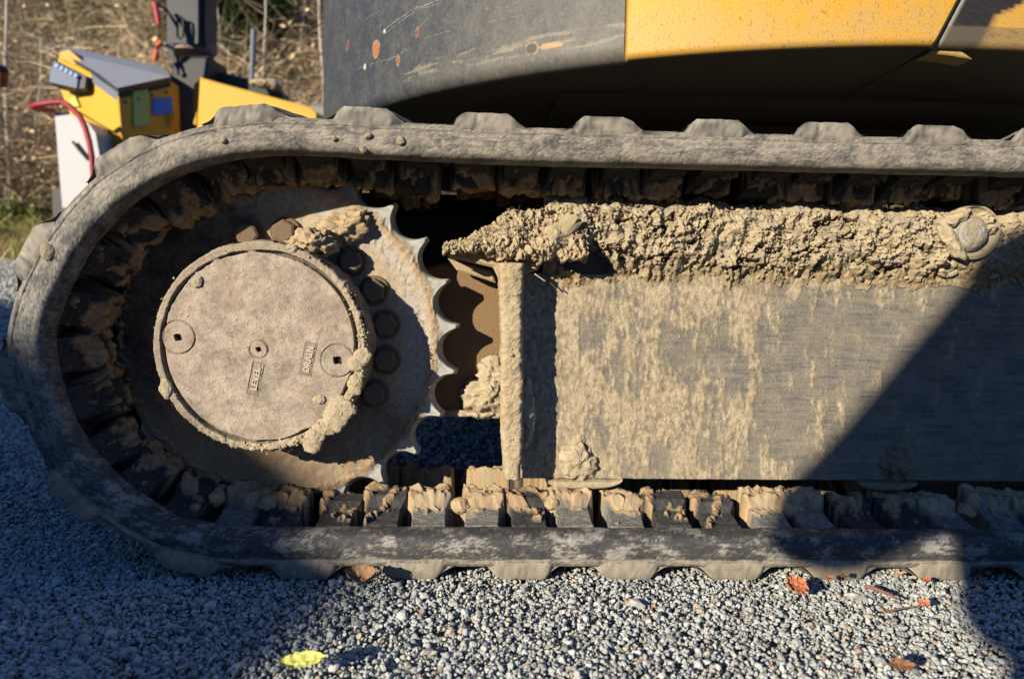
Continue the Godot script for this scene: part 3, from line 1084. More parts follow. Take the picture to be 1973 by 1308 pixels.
	part("mud_crust", grid(190, 64, func(i: int, j: int):
		var x := lerpf(xl, xr, i / 190.0)
		var t := j / 64.0
		var yb: float = at(900, 490, bz).y - 0.01 * step(xl + 0.06, xl + 0.1, x)
		var y := lerpf(yb, crest.call(x), t)
		var h := 0.8 * mud_height(x, y, 4.0) + 0.6 * mud_height(x * 2.6, y * 2.8, 6.0)
		var n2: float = N.mid.get_noise_2d(x, y)
		var n3: float = N.fine.get_noise_2d(x, y)
		var z: float = bz + 0.006 + 0.016 * sin(PI * minf(t * 1.3 + 0.1, 1.0)) - 0.07 * t * t + 0.02 * h + 0.02 * N.big.get_noise_2d(x * 1.5, y * 1.5)
		y += 0.008 * n2 + 0.008 * N.big.get_noise_2d(x * 1.6 + 4.0, y) * t
		if j == 0:
			z = bz - 0.01
		cc = MUD.lerp(CLAY, clampf(0.5 - 0.9 * t - n2 * 0.4, 0.0, 0.7)) * (0.95 + 0.25 * n3 + 0.1 * h)
		return Vector3(x, y, z)), M.mud, fr)
	crumbs(fr, 900, 71, func(rng: RandomNumberGenerator):
		var x: float = rng.randf_range(xl + 0.002, xr)
		var t: float = rng.randf()
		var y := lerpf(at(900, 480, bz).y, crest.call(x), t)
		return Vector3(x, y + rng.randf_range(-0.002, 0.004), bz + 0.006 + 0.016 * sin(PI * minf(t * 1.3 + 0.1, 1.0)) - 0.07 * t * t + rng.randf() * 0.009), 0.0038, MUD)
	# flat stone and a smooth packed wedge sticking out of the crust
	var ss := begin()
	slab(ss, px_poly([1056, 391, 1080, 385, 1131, 381, 1134, 396, 1131, 409, 1118, 404, 1092, 398], -0.13), -0.13, 0.06, Color(0.36, 0.29, 0.19), 0.003)
	part("flat_stone", finish(ss), M.cover, fr)
	part("packed_wedge", clod_mesh(0.05, 0.02, 0.014, 67, Color(0.31, 0.26, 0.17), 30), M.cover, fr, Transform3D(Basis(Vector3(0, 0, 1), 0.75), at(1066, 462, -0.088)))
	# ---- heap of crumbled earth lying on the frame
	var top := func(x: float) -> float: return at(1500, 388, -0.13).y + 0.016 * N.big.get_noise_1d(x * 0.7)
	var hx0 := at(1045, 500, -0.15).x
	var foot := func(x: float) -> float:
		return y1 - 0.012 - 0.012 * step(hx0 + 0.14, hx0 + 0.05, x) + 0.02 * N.big.get_noise_1d(x * 0.8 + 9.0) + 0.008 * N.mid.get_noise_1d(x)
	var heap := func(x: float, t: float) -> Vector3:
		var y := lerpf(foot.call(x), top.call(x), t)
		var z: float = -0.1385 + 0.018 * step(0.0, 0.42, t + 0.1 * N.big.get_noise_2d(x * 0.9 + 3.0, 1.0)) + 0.006 * t - 0.05 * step(0.8, 1.1, t) + 0.010 * step(0.05, 0.4, t) * N.big.get_noise_2d(x, y)
		# a hollow behind the bracket
		var e := Vector2((x - at(1115, 495, -0.16).x) / 0.062, (y - at(1115, 500, -0.16).y + 0.25 * (x - at(1115, 495, -0.16).x)) / 0.026)
		z -= 0.07 * (1.0 - step(0.55, 1.05, e.length()))
		return Vector3(x, y, z)
	var cracks := []
	for l in [[1128, 470, 1165, 478, 1205, 492, 1262, 500, 1300, 492], [1455, 478, 1520, 488, 1572, 480, 1612, 462, 1640, 452], [1248, 452, 1275, 440, 1300, 420], [1142, 440, 1148, 415, 1144, 395], [1325, 470, 1352, 452, 1368, 430], [1400, 515, 1440, 505, 1490, 512], [1660, 505, 1700, 520, 1745, 512], [1190, 430, 1225, 425, 1262, 408], [1560, 440, 1600, 425, 1640, 424], [1750, 470, 1790, 490]]:
		for k in range(0, l.size() - 2, 2):
			var a := at(l[k], l[k + 1], -0.125)
			var b := at(l[k + 2], l[k + 3], -0.125)
			cracks.append([Vector2(a.x, a.y), Vector2(b.x, b.y)])
	var nh := 980
	var nw := 130
	part("mud_heap", grid(nh, nw, func(i: int, j: int):
		var x := lerpf(hx0, 1.6, i / float(nh))
		var t := j / float(nw)
		var p: Vector3 = heap.call(x, t)
		var h := 0.75 * mud_height(p.x, p.y * 1.2, 8.0) + 0.5 * mud_height(p.x * 2.6, p.y * 2.8, 3.0)
		var n2: float = N.mid.get_noise_2d(p.x, p.y)
		var n3: float = N.fine.get_noise_2d(p.x, p.y)
		var dark: float = step(0.1, 0.6, N.big.get_noise_2d(p.x * 0.8 + 4.0, p.y * 1.4))
		var open := 0.0
		var pw := Vector2(p.x + 0.012 * N.big.get_noise_2d(p.x * 2.0, p.y * 2.0 + 5.0), p.y + 0.012 * N.big.get_noise_2d(p.x * 2.0 + 8.0, p.y * 2.0))
		for q in cracks:
			if absf(pw.x - q[0].x) < 0.06:
				open = maxf(open, 1.0 - step(0.001, 0.0055, pw.distance_to(Geometry2D.get_closest_point_to_segment(pw, q[0], q[1])) + 0.002 * n2))
		var rough := clampf(0.7 + 1.6 * N.huge.get_noise_2d(p.x * 2.2, p.y * 2.2), 0.15, 1.3)
		rough *= step(0.02, 0.38, t + 0.15 * n2)
		p.z += 0.02 * h * rough + 0.014 * N.big.get_noise_2d(p.x * 1.7 + 2.0, p.y * 1.7) * step(0.0, 0.15, t) - 0.022 * open - 0.01 * step(0.8, 0.97, N.ridge.get_noise_2d(p.x * 0.9, p.y * 0.9 + 3.0))
		p.y += 0.003 * n2
		if j == 0:
			p.z = -0.143
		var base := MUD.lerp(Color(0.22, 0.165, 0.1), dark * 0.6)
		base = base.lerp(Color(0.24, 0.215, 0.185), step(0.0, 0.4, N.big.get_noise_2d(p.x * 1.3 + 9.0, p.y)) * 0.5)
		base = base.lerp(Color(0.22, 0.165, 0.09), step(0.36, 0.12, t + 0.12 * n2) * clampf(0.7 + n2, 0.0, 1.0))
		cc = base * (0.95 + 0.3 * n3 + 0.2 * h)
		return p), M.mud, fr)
	crumbs(fr, 8600, 72, func(rng: RandomNumberGenerator):
		var x: float = rng.randf_range(hx0, 1.58)
		var t: float = 0.16 + 0.84 * pow(rng.randf(), 0.7)
		if rng.randf() > 0.45 + 1.4 * N.big.get_noise_2d(x * 1.2 + 5.0, t * 0.1):
			return null
		return heap.call(x, t) + Vector3(0, 0.0015, 0.0 + rng.randf() * 0.009), 0.0034, MUD)
	crumbs(fr, 620, 73, func(rng: RandomNumberGenerator):
		var x: float = rng.randf_range(hx0, 1.58)
		var t: float = 0.1 + 0.85 * rng.randf()
		return heap.call(x, t) + Vector3(0, 0.0, 0.001), 0.0085, MUD)
	# straw and twigs caught in it
	var tw := begin()
	tube(tw, [at(1031, 528, -0.08), at(1050, 541, -0.09)], 0.0012, Color(0.55, 0.5, 0.38), 6)
	tube(tw, [at(1018, 566, -0.12), at(1023, 573, -0.12), at(1031, 573, -0.12)], 0.001, Color(0.5, 0.47, 0.4), 6)
	tube(tw, [at(1056, 540, -0.12), at(1072, 556, -0.125)], 0.0012, Color(0.08, 0.07, 0.05), 6)
	part("straw", finish(tw), M.dull, fr)
	# ---- lower lip, roller brackets, caked roller bolts
	for q in [[1116, 888, 1050, 1200, MUD, 81], [1732, 893, 1655, 1772, MUD * 0.55, 85]]:
		var a := at(q[2], 926, -0.128)
		var b := at(q[3], 926, -0.128)
		var cx := (a.x + b.x) / 2.0
		var hw := (b.x - a.x) / 2.0
		var c0: Color = q[4]
		part("roller_bracket", grid(60, 12, func(i: int, j: int):
			var u := i / 60.0 * 2.0 - 1.0
			var d := sqrt(maxf(0.0, 1.0 - pow(absf(u), 3.0)))
			var ring := [[0.0, -0.16], [0.2, -0.128], [0.5, -0.1265], [0.8, -0.1265], [1.0, -0.129], [1.08, -0.135], [1.1, -0.2]]
			var k := j / 12.0 * 5.999
			var l: Array = ring[int(k)]
			var m: Array = ring[int(k) + 1]
			var fr_ := k - int(k)
			var y := y0 + 0.003 - 0.0165 * d * lerpf(l[0], m[0], fr_)
			var n2: float = N.mid.get_noise_2d(u * hw + cx, y)
			cc = c0 * (1.0 + 0.25 * n2)
			return Vector3(cx + u * hw, y + 0.0008 * n2, lerpf(l[1], m[1], fr_) + 0.001 * n2), true), M.mud, fr)
		part("mud_clod", clod_mesh(0.030, 0.036, 0.017, q[5], c0), M.mud, fr, Transform3D(Basis(), at(q[0], q[1], -0.142)))
		part("mud_clod", clod_mesh(0.012, 0.016, 0.009, q[5] + 1, c0), M.mud, fr, Transform3D(Basis(), at(q[0] - 4, q[1] - 38, -0.145)))
	for x in [0.17, 0.72, 1.2]:
		var r := begin()
		disc(r, Vector3(x, y0 - 0.012, 0), [[0.0, -0.16], [0.04, -0.16], [0.05, -0.165], [0.05, -0.18], [0.036, -0.185], [0.036, -0.235], [0.05, -0.24], [0.05, -0.255], [0.0, -0.26]], Color(0.12, 0.1, 0.08), 32)
		part("track_roller", finish(r), M.steel, fr)
	# ---- carrier roller that holds the upper run
	var cr := at(1878, 447, -0.108)
	var d1 := begin()
	disc(d1, Vector3(cr.x, cr.y, 0), [[0.0, -0.116], [0.034, -0.116], [0.041, -0.111], [0.043, -0.106], [0.046, -0.106], [0.048, -0.111], [0.048, -0.26], [0.0, -0.26]], MUD * 0.9, 56)
	var roller := part("carrier_roller", finish(d1), M.mud, root)
	roller.set_meta("label", "round carrier roller end half buried in mud")
	part("roller_cap", grid(72, 24, func(i: int, j: int):
		var a := TAU * i / 72.0
		var t := 1.0 - j / 24.0
		var r := 0.0315 * t
		var p := Vector3(cr.x - 0.004 + r * cos(a), cr.y - 0.002 + r * sin(a), -0.0985 - 0.0125 * pow(t, 5.0))
		var n2: float = N.mid.get_noise_2d(p.x, p.y)
		var n3: float = N.fine.get_noise_2d(p.x, p.y)
		var n1: float = N.big.get_noise_2d(p.x * 1.6, p.y * 1.6)
		cc = (Color(0.25, 0.25, 0.24) * (1.0 + 0.5 * n3 + 0.25 * sin(r * 900.0))).lerp(MUD * 0.8, clampf(0.35 + 1.3 * n1 + 0.6 * n2, 0.0, 1.0))
		p.z += 0.0015 * n2
		return p), M.mud, roller)
	part("mud_clod", clod_mesh(0.026, 0.01, 0.012, 88, MUD), M.mud, roller, Transform3D(Basis(Vector3(0, 0, 1), 0.6), cr + Vector3(-0.03, 0.024, 0.0)))
	part("mud_clod", clod_mesh(0.03, 0.012, 0.014, 89, MUD), M.mud, roller, Transform3D(Basis(Vector3(0, 0, 1), -0.9), cr + Vector3(-0.036, -0.02, 0.0)))

# ---------------------------------------------------------------- upper body
const PIVOT := Vector2(0.8, -1.35)
const FLOOR := 0.85

func shell(a0: float, a1: float, r: float, prof: Array, nu: int, colour: Callable, slant_end := 0.0, slant_start := 0.0) -> ArrayMesh:
	# a curved upright panel about the slew axis; prof: [inset, height]; its two ends turn inwards
	return grid(nu + 4, prof.size() - 1, func(i: int, j: int):
		var t := clampf((i - 2) / float(nu), 0.0, 1.0)
		var a := lerpf(a0, a1, t * t if nu > 900 else t)
		var e: float = prof[j][0]
		var up := clampf(prof[j][1] - FLOOR - 0.04, -0.05, 0.35)
		a += up * (slant_end * step(0.75, 1.0, t) + slant_start * step(0.2, 0.0, t))
		if i == 1 or i == nu + 3:
			e += 0.006
			a += (0.004 if a1 > a0 else -0.004) * (1.0 if i > 2 else -1.0)
		elif i == 0 or i == nu + 4:
			e += 0.06
			a += (0.006 if a1 > a0 else -0.006) * (1.0 if i > 2 else -1.0)
		var p := Vector3(PIVOT.x + (r - e) * sin(a), prof[j][1], PIVOT.y + (r - e) * cos(a))
		cc = colour.call(p, a) if j > 2 else Color(0.05, 0.042, 0.03)
		return p)

func angle_of(px: float, py: float) -> float:   # where the line of sight through a point of the photograph meets the body's side
	var d := AX * Vector3(px - 986.5, 654.0 - py, -F)
	var o := Vector2(EYE.x, EYE.z) - PIVOT
	var e := Vector2(d.x, d.z)
	var a := e.dot(e)
	var b := o.dot(e)
	var c := o.dot(o) - 1.69
	var t := (-b - sqrt(maxf(b * b - a * c, 0.0))) / a
	var p := o + e * t
	return atan2(p.x, p.y)

func body_profile(bottom: float, round_: float) -> Array:
	var prof := [[0.5, bottom + 0.01], [0.12, bottom]]
	for k in 9:
		var a := PI / 2 * k / 8.0
		prof.append([round_ * (1.0 - sin(a)), bottom + round_ * (1.0 - cos(a))])
	for k in 80:
		prof.append([0.0, bottom + round_ + 0.0033 * (k + 1)])
	for k in 14:
		prof.append([0.0, bottom + round_ + 0.264 + 0.03 * (k + 1)])
	prof.append([0.0, 1.56])
	prof.append([0.03, 1.61])
	prof.append([0.1, 1.65])
	prof.append([1.0, 1.68])
	return prof

func upper_body(root: Node3D) -> void:
	var a_split := angle_of(1209, 60)
	var a_end := angle_of(1818, 62)
	for q in [[724, 94, 8, 16, Color(0.32, 0.11, 0.05)], [766, 116, 4, 10, Color(0.22, 0.1, 0.05)], [803, 62, 4, 9, Color(0.17, 0.06, 0.045)], [669, 86, 4, 9, Color(0.16, 0.04, 0.045)], [1024, 93, 12, 12, Color(0.06, 0.06, 0.055)], [702, 128, 3, 5, Color(0.5, 0.5, 0.48)], [1062, 87, 22, 6, Color(0.36, 0.23, 0.12)], [740, 60, 3, 4, Color(0.5, 0.48, 0.45)]]:
		var a := angle_of(q[0], q[1])
		var p := at(q[0], q[1], PIVOT.y + 1.3 * cos(a))
		var m := (EYE.z - p.z) / F
		CHIPS.append([p, q[2] * m, q[3] * m, q[4]])
	for q in [[733, 62, 805, 12, 0.0011], [741, 65, 812, 13, 0.0009], [800, 18, 880, -14, 0.0011], [815, 15, 850, 6, 0.0007], [690, 132, 770, 108, 0.0006], [818, 74, 870, 58, 0.0006], [940, 42, 1010, 28, 0.0006], [800, 60, 832, 26, 0.0007], [745, 118, 790, 92, 0.0006], [960, 20, 1030, -10, 0.0005], [700, 40, 730, 20, 0.0005]]:
		var aa := angle_of(q[0], q[1])
		var ab := angle_of(q[2], q[3])
		SCRATCH.append([Vector2(aa, at(q[0], q[1], PIVOT.y + 1.3 * cos(aa)).y), Vector2(ab, at(q[2], q[3], PIVOT.y + 1.3 * cos(ab)).y), q[4]])
	var scratch := nz(120.0, 2, FastNoiseLite.TYPE_SIMPLEX_SMOOTH, 21)
	var cw := shell(a_split - 0.004, -PI + 0.35, 1.3, body_profile(FLOOR, 0.026), 1000, func(p: Vector3, a: float) -> Color:
		var n1: float = N.big.get_noise_3d(p.x, p.y, p.z)
		var n2: float = N.mid.get_noise_3d(p.x, p.y, p.z)
		var n3: float = N.fine.get_noise_3d(p.x, p.y, p.z)
		var near := step(-0.95, -0.45, a)
		var dusty := clampf(0.12 + 0.5 * near + 0.3 * n1 + 0.25 * n2 + 0.35 * n3 + 0.25 * step(FLOOR + 0.07, FLOOR + 0.02, p.y) * step(-0.9, -0.6, a), 0.0, 1.0)
		var c := Color(0.035, 0.042, 0.052).lerp(Color(0.175, 0.163, 0.138), dusty * 0.75)
		if n3 > 0.62:
			c = c.lerp(Color(0.4, 0.38, 0.33), 0.3)
		# rub marks along the lower edge
		var low := p.y - FLOOR - 0.04
		var u := a * 1.3
		if low > -0.01 and low < 0.025 and a > -0.85:
			c = c.lerp(Color(0.32, 0.29, 0.21), 0.4 * step(0.0, 0.4, N.mid.get_noise_2d(u * 0.12, p.y * 1.2) + 0.3 * n3))
		# chips down to red primer
		for q in CHIPS:
			var e := Vector2((p.x - q[0].x) / q[1], (p.y - q[0].y) / q[2])
			if absf(p.z - q[0].z) < 0.2 and e.length() + n2 * 0.25 < 1.0:
				c = q[3].lerp(Color(0.3, 0.2, 0.14), step(0.7, 1.0, e.length()))
		return c)
	var o := part("counterweight", cw, M.plastic, root)
	o.set_meta("label", "scuffed black curved counterweight at the rear")
	for q in SCRATCH:
		var st := begin()
		var rng := RandomNumberGenerator.new()
		rng.seed = int(q[2] * 1e6) + int(absf(q[0].x) * 1e4)
		var prev := Vector3.ZERO
		for k in 25:
			var m: Vector2 = (q[0] as Vector2).lerp(q[1], k / 24.0) + Vector2(rng.randfn(), rng.randfn()) * 0.0003
			var p := Vector3(PIVOT.x + 1.3008 * sin(m.x), m.y, PIVOT.y + 1.3008 * cos(m.x))
			if k > 0 and rng.randf() > 0.15:
				var d: Vector3 = (p - prev).cross(Vector3(sin(m.x), 0, cos(m.x))).normalized() * q[2] * 0.5 * rng.randf_range(0.4, 1.2)
				quad(st, prev - d, prev + d, p + d, p - d, Color(0.33, 0.34, 0.34))
			prev = p
		part("scratch", finish(st), M.plain, o)
	var yellow := func(p: Vector3, a: float) -> Color:
		var n1: float = N.big.get_noise_3d(p.x, p.y, p.z)
		var n2: float = N.mid.get_noise_3d(p.x, p.y, p.z)
		var n3: float = N.fine.get_noise_3d(p.x, p.y, p.z)
		var c := Color(0.5, 0.26, 0.012) * (1.0 + 0.06 * n2)
		var low := step(FLOOR + 0.11, FLOOR + 0.03, p.y)
		c = c.lerp(Color(0.34, 0.25, 0.12), clampf(0.04 + 0.4 * low + 0.35 * n1 + 0.25 * n3, 0.0, 0.7))
		if n3 + 0.35 * n2 > 0.5:
			c = c.lerp(Color(0.14, 0.09, 0.04), 0.7)
		return c
	var side := shell(a_split + 0.003, a_end, 1.312, body_profile(FLOOR - 0.002, 0.012), 300, yellow, 0.36)
	o = part("side_panel", side, M.paint, root)
	o.set_meta("label", "yellow speckled side panel above the track")
	var a_gap := angle_of(1832, 62)
	var cab := shell(a_gap, PI - 0.35, 1.3, body_profile(FLOOR - 0.002, 0.012), 420, func(p: Vector3, a: float) -> Color:
		var n1: float = N.big.get_noise_3d(p.x, p.y, p.z)
		var n3: float = N.fine.get_noise_3d(p.x, p.y, p.z)
		var edge := a - a_gap - 0.36 * clampf(p.y - FLOOR - 0.04, -0.05, 0.35) * step(0.2, 0.0, (a - a_gap) / (PI - 0.35 - a_gap))
		var lim := 0.082 - 0.025 * step(FLOOR + 0.075, FLOOR + 0.045, p.y) + 0.006 * n1
		var c: Color = yellow.call(p, a)
		if edge < lim:
			c = Color(0.022, 0.02, 0.02) * (1.0 + 0.5 * n3)
			if n3 > 0.6:
				c = Color(0.3, 0.28, 0.25)
			if edge > lim - 0.006 and p.y < FLOOR + 0.09:
				c = Color(0.3, 0.17, 0.05)
		if edge < 0.0018:
			c = Color(0.28, 0.26, 0.22)
		if p.y < FLOOR + 0.03:
			c = c.lerp(Color(0.12, 0.1, 0.07), 0.6)
		return c, 0.0, 0.36)
	o = part("front_panel", cab, M.paint, root)
	o.set_meta("label", "front panel with black peeled strip beside yellow paint")
	var g := begin()
	slab(g, px_poly([1793, 101, 1808, 82, 1820, 73, 1836, 82, 1856, 97, 1878, 113, 1835, 106], -0.065), -0.065, 0.04, Color(0.32, 0.235, 0.09), 0.002)
	part("gusset", finish(g), M.mud, root)
	# revolving frame: underside plate with its openings, swing ring and the car body
	var u := begin()
	var c0 := Color(0.06, 0.05, 0.035)
	for k in 60:
		var a := TAU * k / 60.0
		var b := TAU * (k + 1) / 60.0
		quad(u, Vector3(PIVOT.x, FLOOR + 0.02, PIVOT.y), Vector3(PIVOT.x + 1.24 * sin(a), FLOOR + 0.02, PIVOT.y + 1.24 * cos(a)), Vector3(PIVOT.x + 1.24 * sin(b), FLOOR + 0.02, PIVOT.y + 1.24 * cos(b)), Vector3(PIVOT.x, FLOOR + 0.02, PIVOT.y), c0)
		quad(u, Vector3(PIVOT.x, 1.6, PIVOT.y), Vector3(PIVOT.x + 1.24 * sin(b), 1.6, PIVOT.y + 1.24 * cos(b)), Vector3(PIVOT.x + 1.24 * sin(a), 1.6, PIVOT.y + 1.24 * cos(a)), Vector3(PIVOT.x, 1.6, PIVOT.y), c0)
	box(u, Vector3(0.15, FLOOR - 0.01, -1.9), Vector3(1.5, FLOOR + 0.018, -0.42), c0)
	box(u, Vector3(0.5, FLOOR - 0.035, -1.8), Vector3(1.2, FLOOR - 0.012, -0.62), c0 * 0.8)
	part("revolving_frame", finish(u), M.dark, root)
	var sw := begin()
	box(sw, Vector3(0.3, 0.3, -1.95), Vector3(1.3, 0.62, -0.75), Color(0.06, 0.055, 0.05))
	box(sw, Vector3(-0.35, 0.34, -1.7), Vector3(0.3, 0.66, -0.9), Color(0.016, 0.014, 0.012))  # near-black box added to darken what shows through the gap
	box(sw, Vector3(0.45, 0.32, -2.2), Vector3(0.62, 0.5, -0.27), Color(0.06, 0.055, 0.05))
	box(sw, Vector3(1.0, 0.32, -2.2), Vector3(1.17, 0.5, -0.27), Color(0.06, 0.055, 0.05))
	box(sw, Vector3(0.1, 0.12, -2.38), Vector3(1.62, 0.4, -2.25), Color(0.1, 0.09, 0.08))
	part("undercarriage", finish(sw), M.dark, root)
	var ring := begin()
	for k in 40:
		var a := TAU * k / 40.0
		var b := TAU * (k + 1) / 40.0
		quad(ring, Vector3(PIVOT.x + 0.42 * sin(a), 0.6, PIVOT.y + 0.42 * cos(a)), Vector3(PIVOT.x + 0.42 * sin(a), FLOOR - 0.03, PIVOT.y + 0.42 * cos(a)), Vector3(PIVOT.x + 0.42 * sin(b), FLOOR - 0.03, PIVOT.y + 0.42 * cos(b)), Vector3(PIVOT.x + 0.42 * sin(b), 0.6, PIVOT.y + 0.42 * cos(b)), Color(0.05, 0.045, 0.04))
	part("swing_ring", finish(ring), M.dark, root)

var CHIPS := []
var SCRATCH := []

# ---------------------------------------------------------------- the wood chipper behind
func hull(st: SurfaceTool, faces: Array, col: Color) -> void:
	for f in faces:
		for k in range(1, f.size() - 1):
			tri(st, f[0], f[k], f[k + 1], col)

func chipper() -> void:
	var yel := Color(0.54, 0.315, 0.03)
	var blk := Color(0.025, 0.028, 0.032)
	var t := thing("wood_chipper", "yellow wood chipper with black discharge chute and red safety bar", "wood chipper")
	var z := -3.8
	# feed hopper: two yellow sides meeting at an edge that points to the viewer
	var e0 := at(227, 179, z + 0.3)
	var e1 := at(240, 330, z + 0.3)
	var l0 := at(110, 112, z)
	var l1 := at(112, 165, z)
	var l2 := at(150, 262, z + 0.05)
	var r0 := at(328, 156, z)
	var r1 := at(334, 330, z)
	var tl := at(113, 100, z - 0.1)
	var m0 := at(176, 141, z + 0.18)
	var bk := Vector3(0, 0, -0.7)
	var st := begin()
	st.set_smooth_group(-1)
	hull(st, [[l0, m0, e0, e1, l2, l1], [e0, r0, r1, e1], [r0, r0 + bk, r1 + bk, r1], [l1, l1 + bk, l0 + bk, l0], [l0 + bk, l1 + bk, r1 + bk, r0 + bk], [l0, tl, m0], [l2, l2 + bk, l1 + bk, l1], [l2, e1, r1, r1 + bk, l2 + bk]], yel)
	part("hopper", finish(st), M.plain, t)
	st = begin()
	var q0 := at(131, 94, z - 0.3)
	var q1 := at(312, 133, z - 0.3)
	var up := Vector3(0, 0.012, 0.012)
	var lid := [at(113, 101, z - 0.05) + up, at(176, 139, z + 0.2) + up, at(226, 174, z + 0.33) + up, at(329, 152, z + 0.03) + up, q1 + up, q0 + up]
	hull(st, [lid], Color(0.25, 0.26, 0.28))
	for k in 6:
		quad(st, lid[k], lid[(k + 1) % 6], lid[(k + 1) % 6] - up * 2.0, lid[k] - up * 2.0, Color(0.06, 0.06, 0.065))
	var lo := lid.map(func(p): return p - up * 2.0)
	lo.reverse()
	hull(st, [lo], Color(0.06, 0.06, 0.065))
	var lidp := part("lid", finish(st), M.plain, t)
	lidp.set_meta("label", "folded grey sheet lid")
	st = begin()
	quad(st, e0 + Vector3(0, 0, 0.006), r0 + Vector3(0, 0, 0.006), r0 + Vector3(0, -0.035, 0.006), e0 + Vector3(0, -0.035, 0.006), Color(0.03, 0.03, 0.033))
	quad(st, m0 + Vector3(-0.004, 0, 0.006), e0 + Vector3(-0.004, 0, 0.006), e0 + Vector3(-0.004, -0.05, 0.006), m0 + Vector3(-0.004, -0.05, 0.006), Color(0.12, 0.15, 0.2))
	part("lid_trim", finish(st), M.plain, t)
	for q in [0.12, 0.35, 0.62, 0.9]:
		st = begin()
		disc(st, e0.lerp(r0, q) + Vector3(0, -0.06, 0.004), [[0.012, 0.0], [0.01, 0.006], [0.0, 0.007]], Color(0.2, 0.17, 0.1), 10)
		part("bolt", finish(st), M.plain, t)
	st = begin()
	tube(st, [e0 + Vector3(0, -0.02, 0.004), e1 + Vector3(0, 0, 0.004)], 0.009, yel * 0.8, 8)
	tube(st, [l1.lerp(l2, 0.1) + Vector3(0.06, -0.1, 0.1), e0.lerp(e1, 0.55) + Vector3(-0.01, 0, 0.006)], 0.005, yel * 0.45, 6)
	part("pressed_edge", finish(st), M.plain, t)
	# yellow cheek below the lid's rear corner
	st = begin()
	slab(st, px_poly([113, 99, 131, 94, 158, 118, 175, 140, 170, 150, 145, 126, 112, 112], z + 0.06), z + 0.06, 0.1, yel, 0.004)
	part("cheek", finish(st), M.plain, t)
	# lamp cluster
	st = begin()
	slab(st, px_poly([101, 113, 152, 140, 166, 146, 163, 171, 150, 172, 91, 160, 92, 140], z + 0.22), z + 0.22, 0.16, Color(0.05, 0.055, 0.065), 0.006)
	var lamp := part("rear_lamp", finish(st), M.plain, t)
	st = begin()
	slab(st, px_poly([102, 117, 149, 143, 146, 170, 93, 158, 94, 138], z + 0.231), z + 0.231, 0.01, Color(0.12, 0.17, 0.25), 0.002)
	part("lens", finish(st), M.paint, lamp)
	for k in 5:
		var c := at(108 + k * 9.0, 126 + k * 4.8, z + 0.236)
		st = begin()
		disc(st, c, [[0.014, 0.0], [0.011, 0.004], [0.0, 0.006]], Color(0.3, 0.42, 0.65), 12)
		part("diode", finish(st), M.paint, lamp)
	# stickers, their small print too far away to read
	for q in [[[292, 190, 330, 186, 331, 218, 293, 221], Color(0.03, 0.17, 0.6), e0, e1, r0], [[254, 176, 283, 171, 286, 240, 256, 244], Color(0.36, 0.5, 0.12), e0, e1, r0], [[133, 190, 143, 184, 152, 204, 134, 206], Color(0.48, 0.5, 0.14), l1, l2, e1]]:
		var nrm: Vector3 = ((q[3] - q[2]) as Vector3).cross(q[4] - q[2]).normalized()
		if nrm.dot(EYE - (q[2] as Vector3)) < 0.0:
			nrm = -nrm
		var c4 := []
		for k in range(0, 8, 2):
			var d := AX * Vector3(q[0][k] - 986.5, 654.0 - q[0][k + 1], -F)
			c4.append(EYE + d * (((q[2] as Vector3) - EYE).dot(nrm) / d.dot(nrm)) + nrm * 0.004)
		st = begin()
		quad(st, c4[0], c4[1], c4[2], c4[3], q[1])
		for k in 4:
			quad(st, c4[k], c4[k] - nrm * 0.006, c4[(k + 1) % 4] - nrm * 0.006, c4[(k + 1) % 4], q[1])
		part("sticker", finish(st), M.plain, t)
	# white curved infeed flank with the red bar
	st = begin()
	slab(st, px_poly([103, 214, 128, 218, 150, 226, 168, 236, 182, 256, 190, 300, 190, 400, 118, 400, 112, 330], z + 0.45), z + 0.45, 0.5, Color(0.42, 0.43, 0.46), 0.02)
	var fl := part("infeed_flank", finish(st), M.plain, t)
	st = begin()
	tube(st, [at(138, 272, z + 0.47), at(152, 290, z + 0.47), at(168, 308, z + 0.47)], 0.008, Color(0.03, 0.03, 0.03), 8)
	part("strut", finish(st), M.plain, fl)
	st = begin()
	tube(st, [at(100, 213, z + 0.3), at(72, 210, z + 0.42), at(60, 205, z + 0.5), at(68, 201, z + 0.52), at(100, 197, z + 0.52), at(118, 196, z + 0.52), at(132, 204, z + 0.52), at(152, 224, z + 0.52), at(162, 244, z + 0.52), at(170, 272, z + 0.52), at(175, 300, z + 0.52), at(178, 340, z + 0.52)], 0.016, Color(0.28, 0.02, 0.03), 10)
	part("safety_bar", finish(st), M.plain, t)
	# discharge chute
	st = begin()
	slab(st, px_poly([319, 84, 381, 84, 381, -220, 319, -220], z - 0.15), z - 0.15, 0.3, blk * 1.5, 0.004)
	slab(st, px_poly([383, 84, 394, 90, 394, -220, 383, -220], z - 0.2), z - 0.2, 0.22, Color(0.012, 0.016, 0.026))
	var ch := part("discharge_chute", finish(st), M.plain, t)
	st = begin()
	var fc := at(368, 94, z - 0.3)
	for k in 32:
		var a := TAU * k / 32.0
		var b := TAU * (k + 1) / 32.0
		var p := Vector3(cos(a), 0, sin(a)) * 0.145
		var q := Vector3(cos(b), 0, sin(b)) * 0.145
		var h := Vector3(0, 0.034, 0)
		var col := Color(0.12, 0.105, 0.095) if k % 8 else Color(0.2, 0.06, 0.05)
		quad(st, fc + p + h, fc + q + h, fc + q - h, fc + p - h, col)
		tri(st, fc + h, fc + q + h, fc + p + h, col)
		tri(st, fc - h, fc + p - h, fc + q - h, col)
	part("flange_ring", finish(st), M.plain, ch)
	st = begin()
	slab(st, px_poly([330, 106, 402, 106, 396, 150, 378, 165, 374, 260, 332, 260, 324, 160], z - 0.12), z - 0.12, 0.35, blk, 0.02)
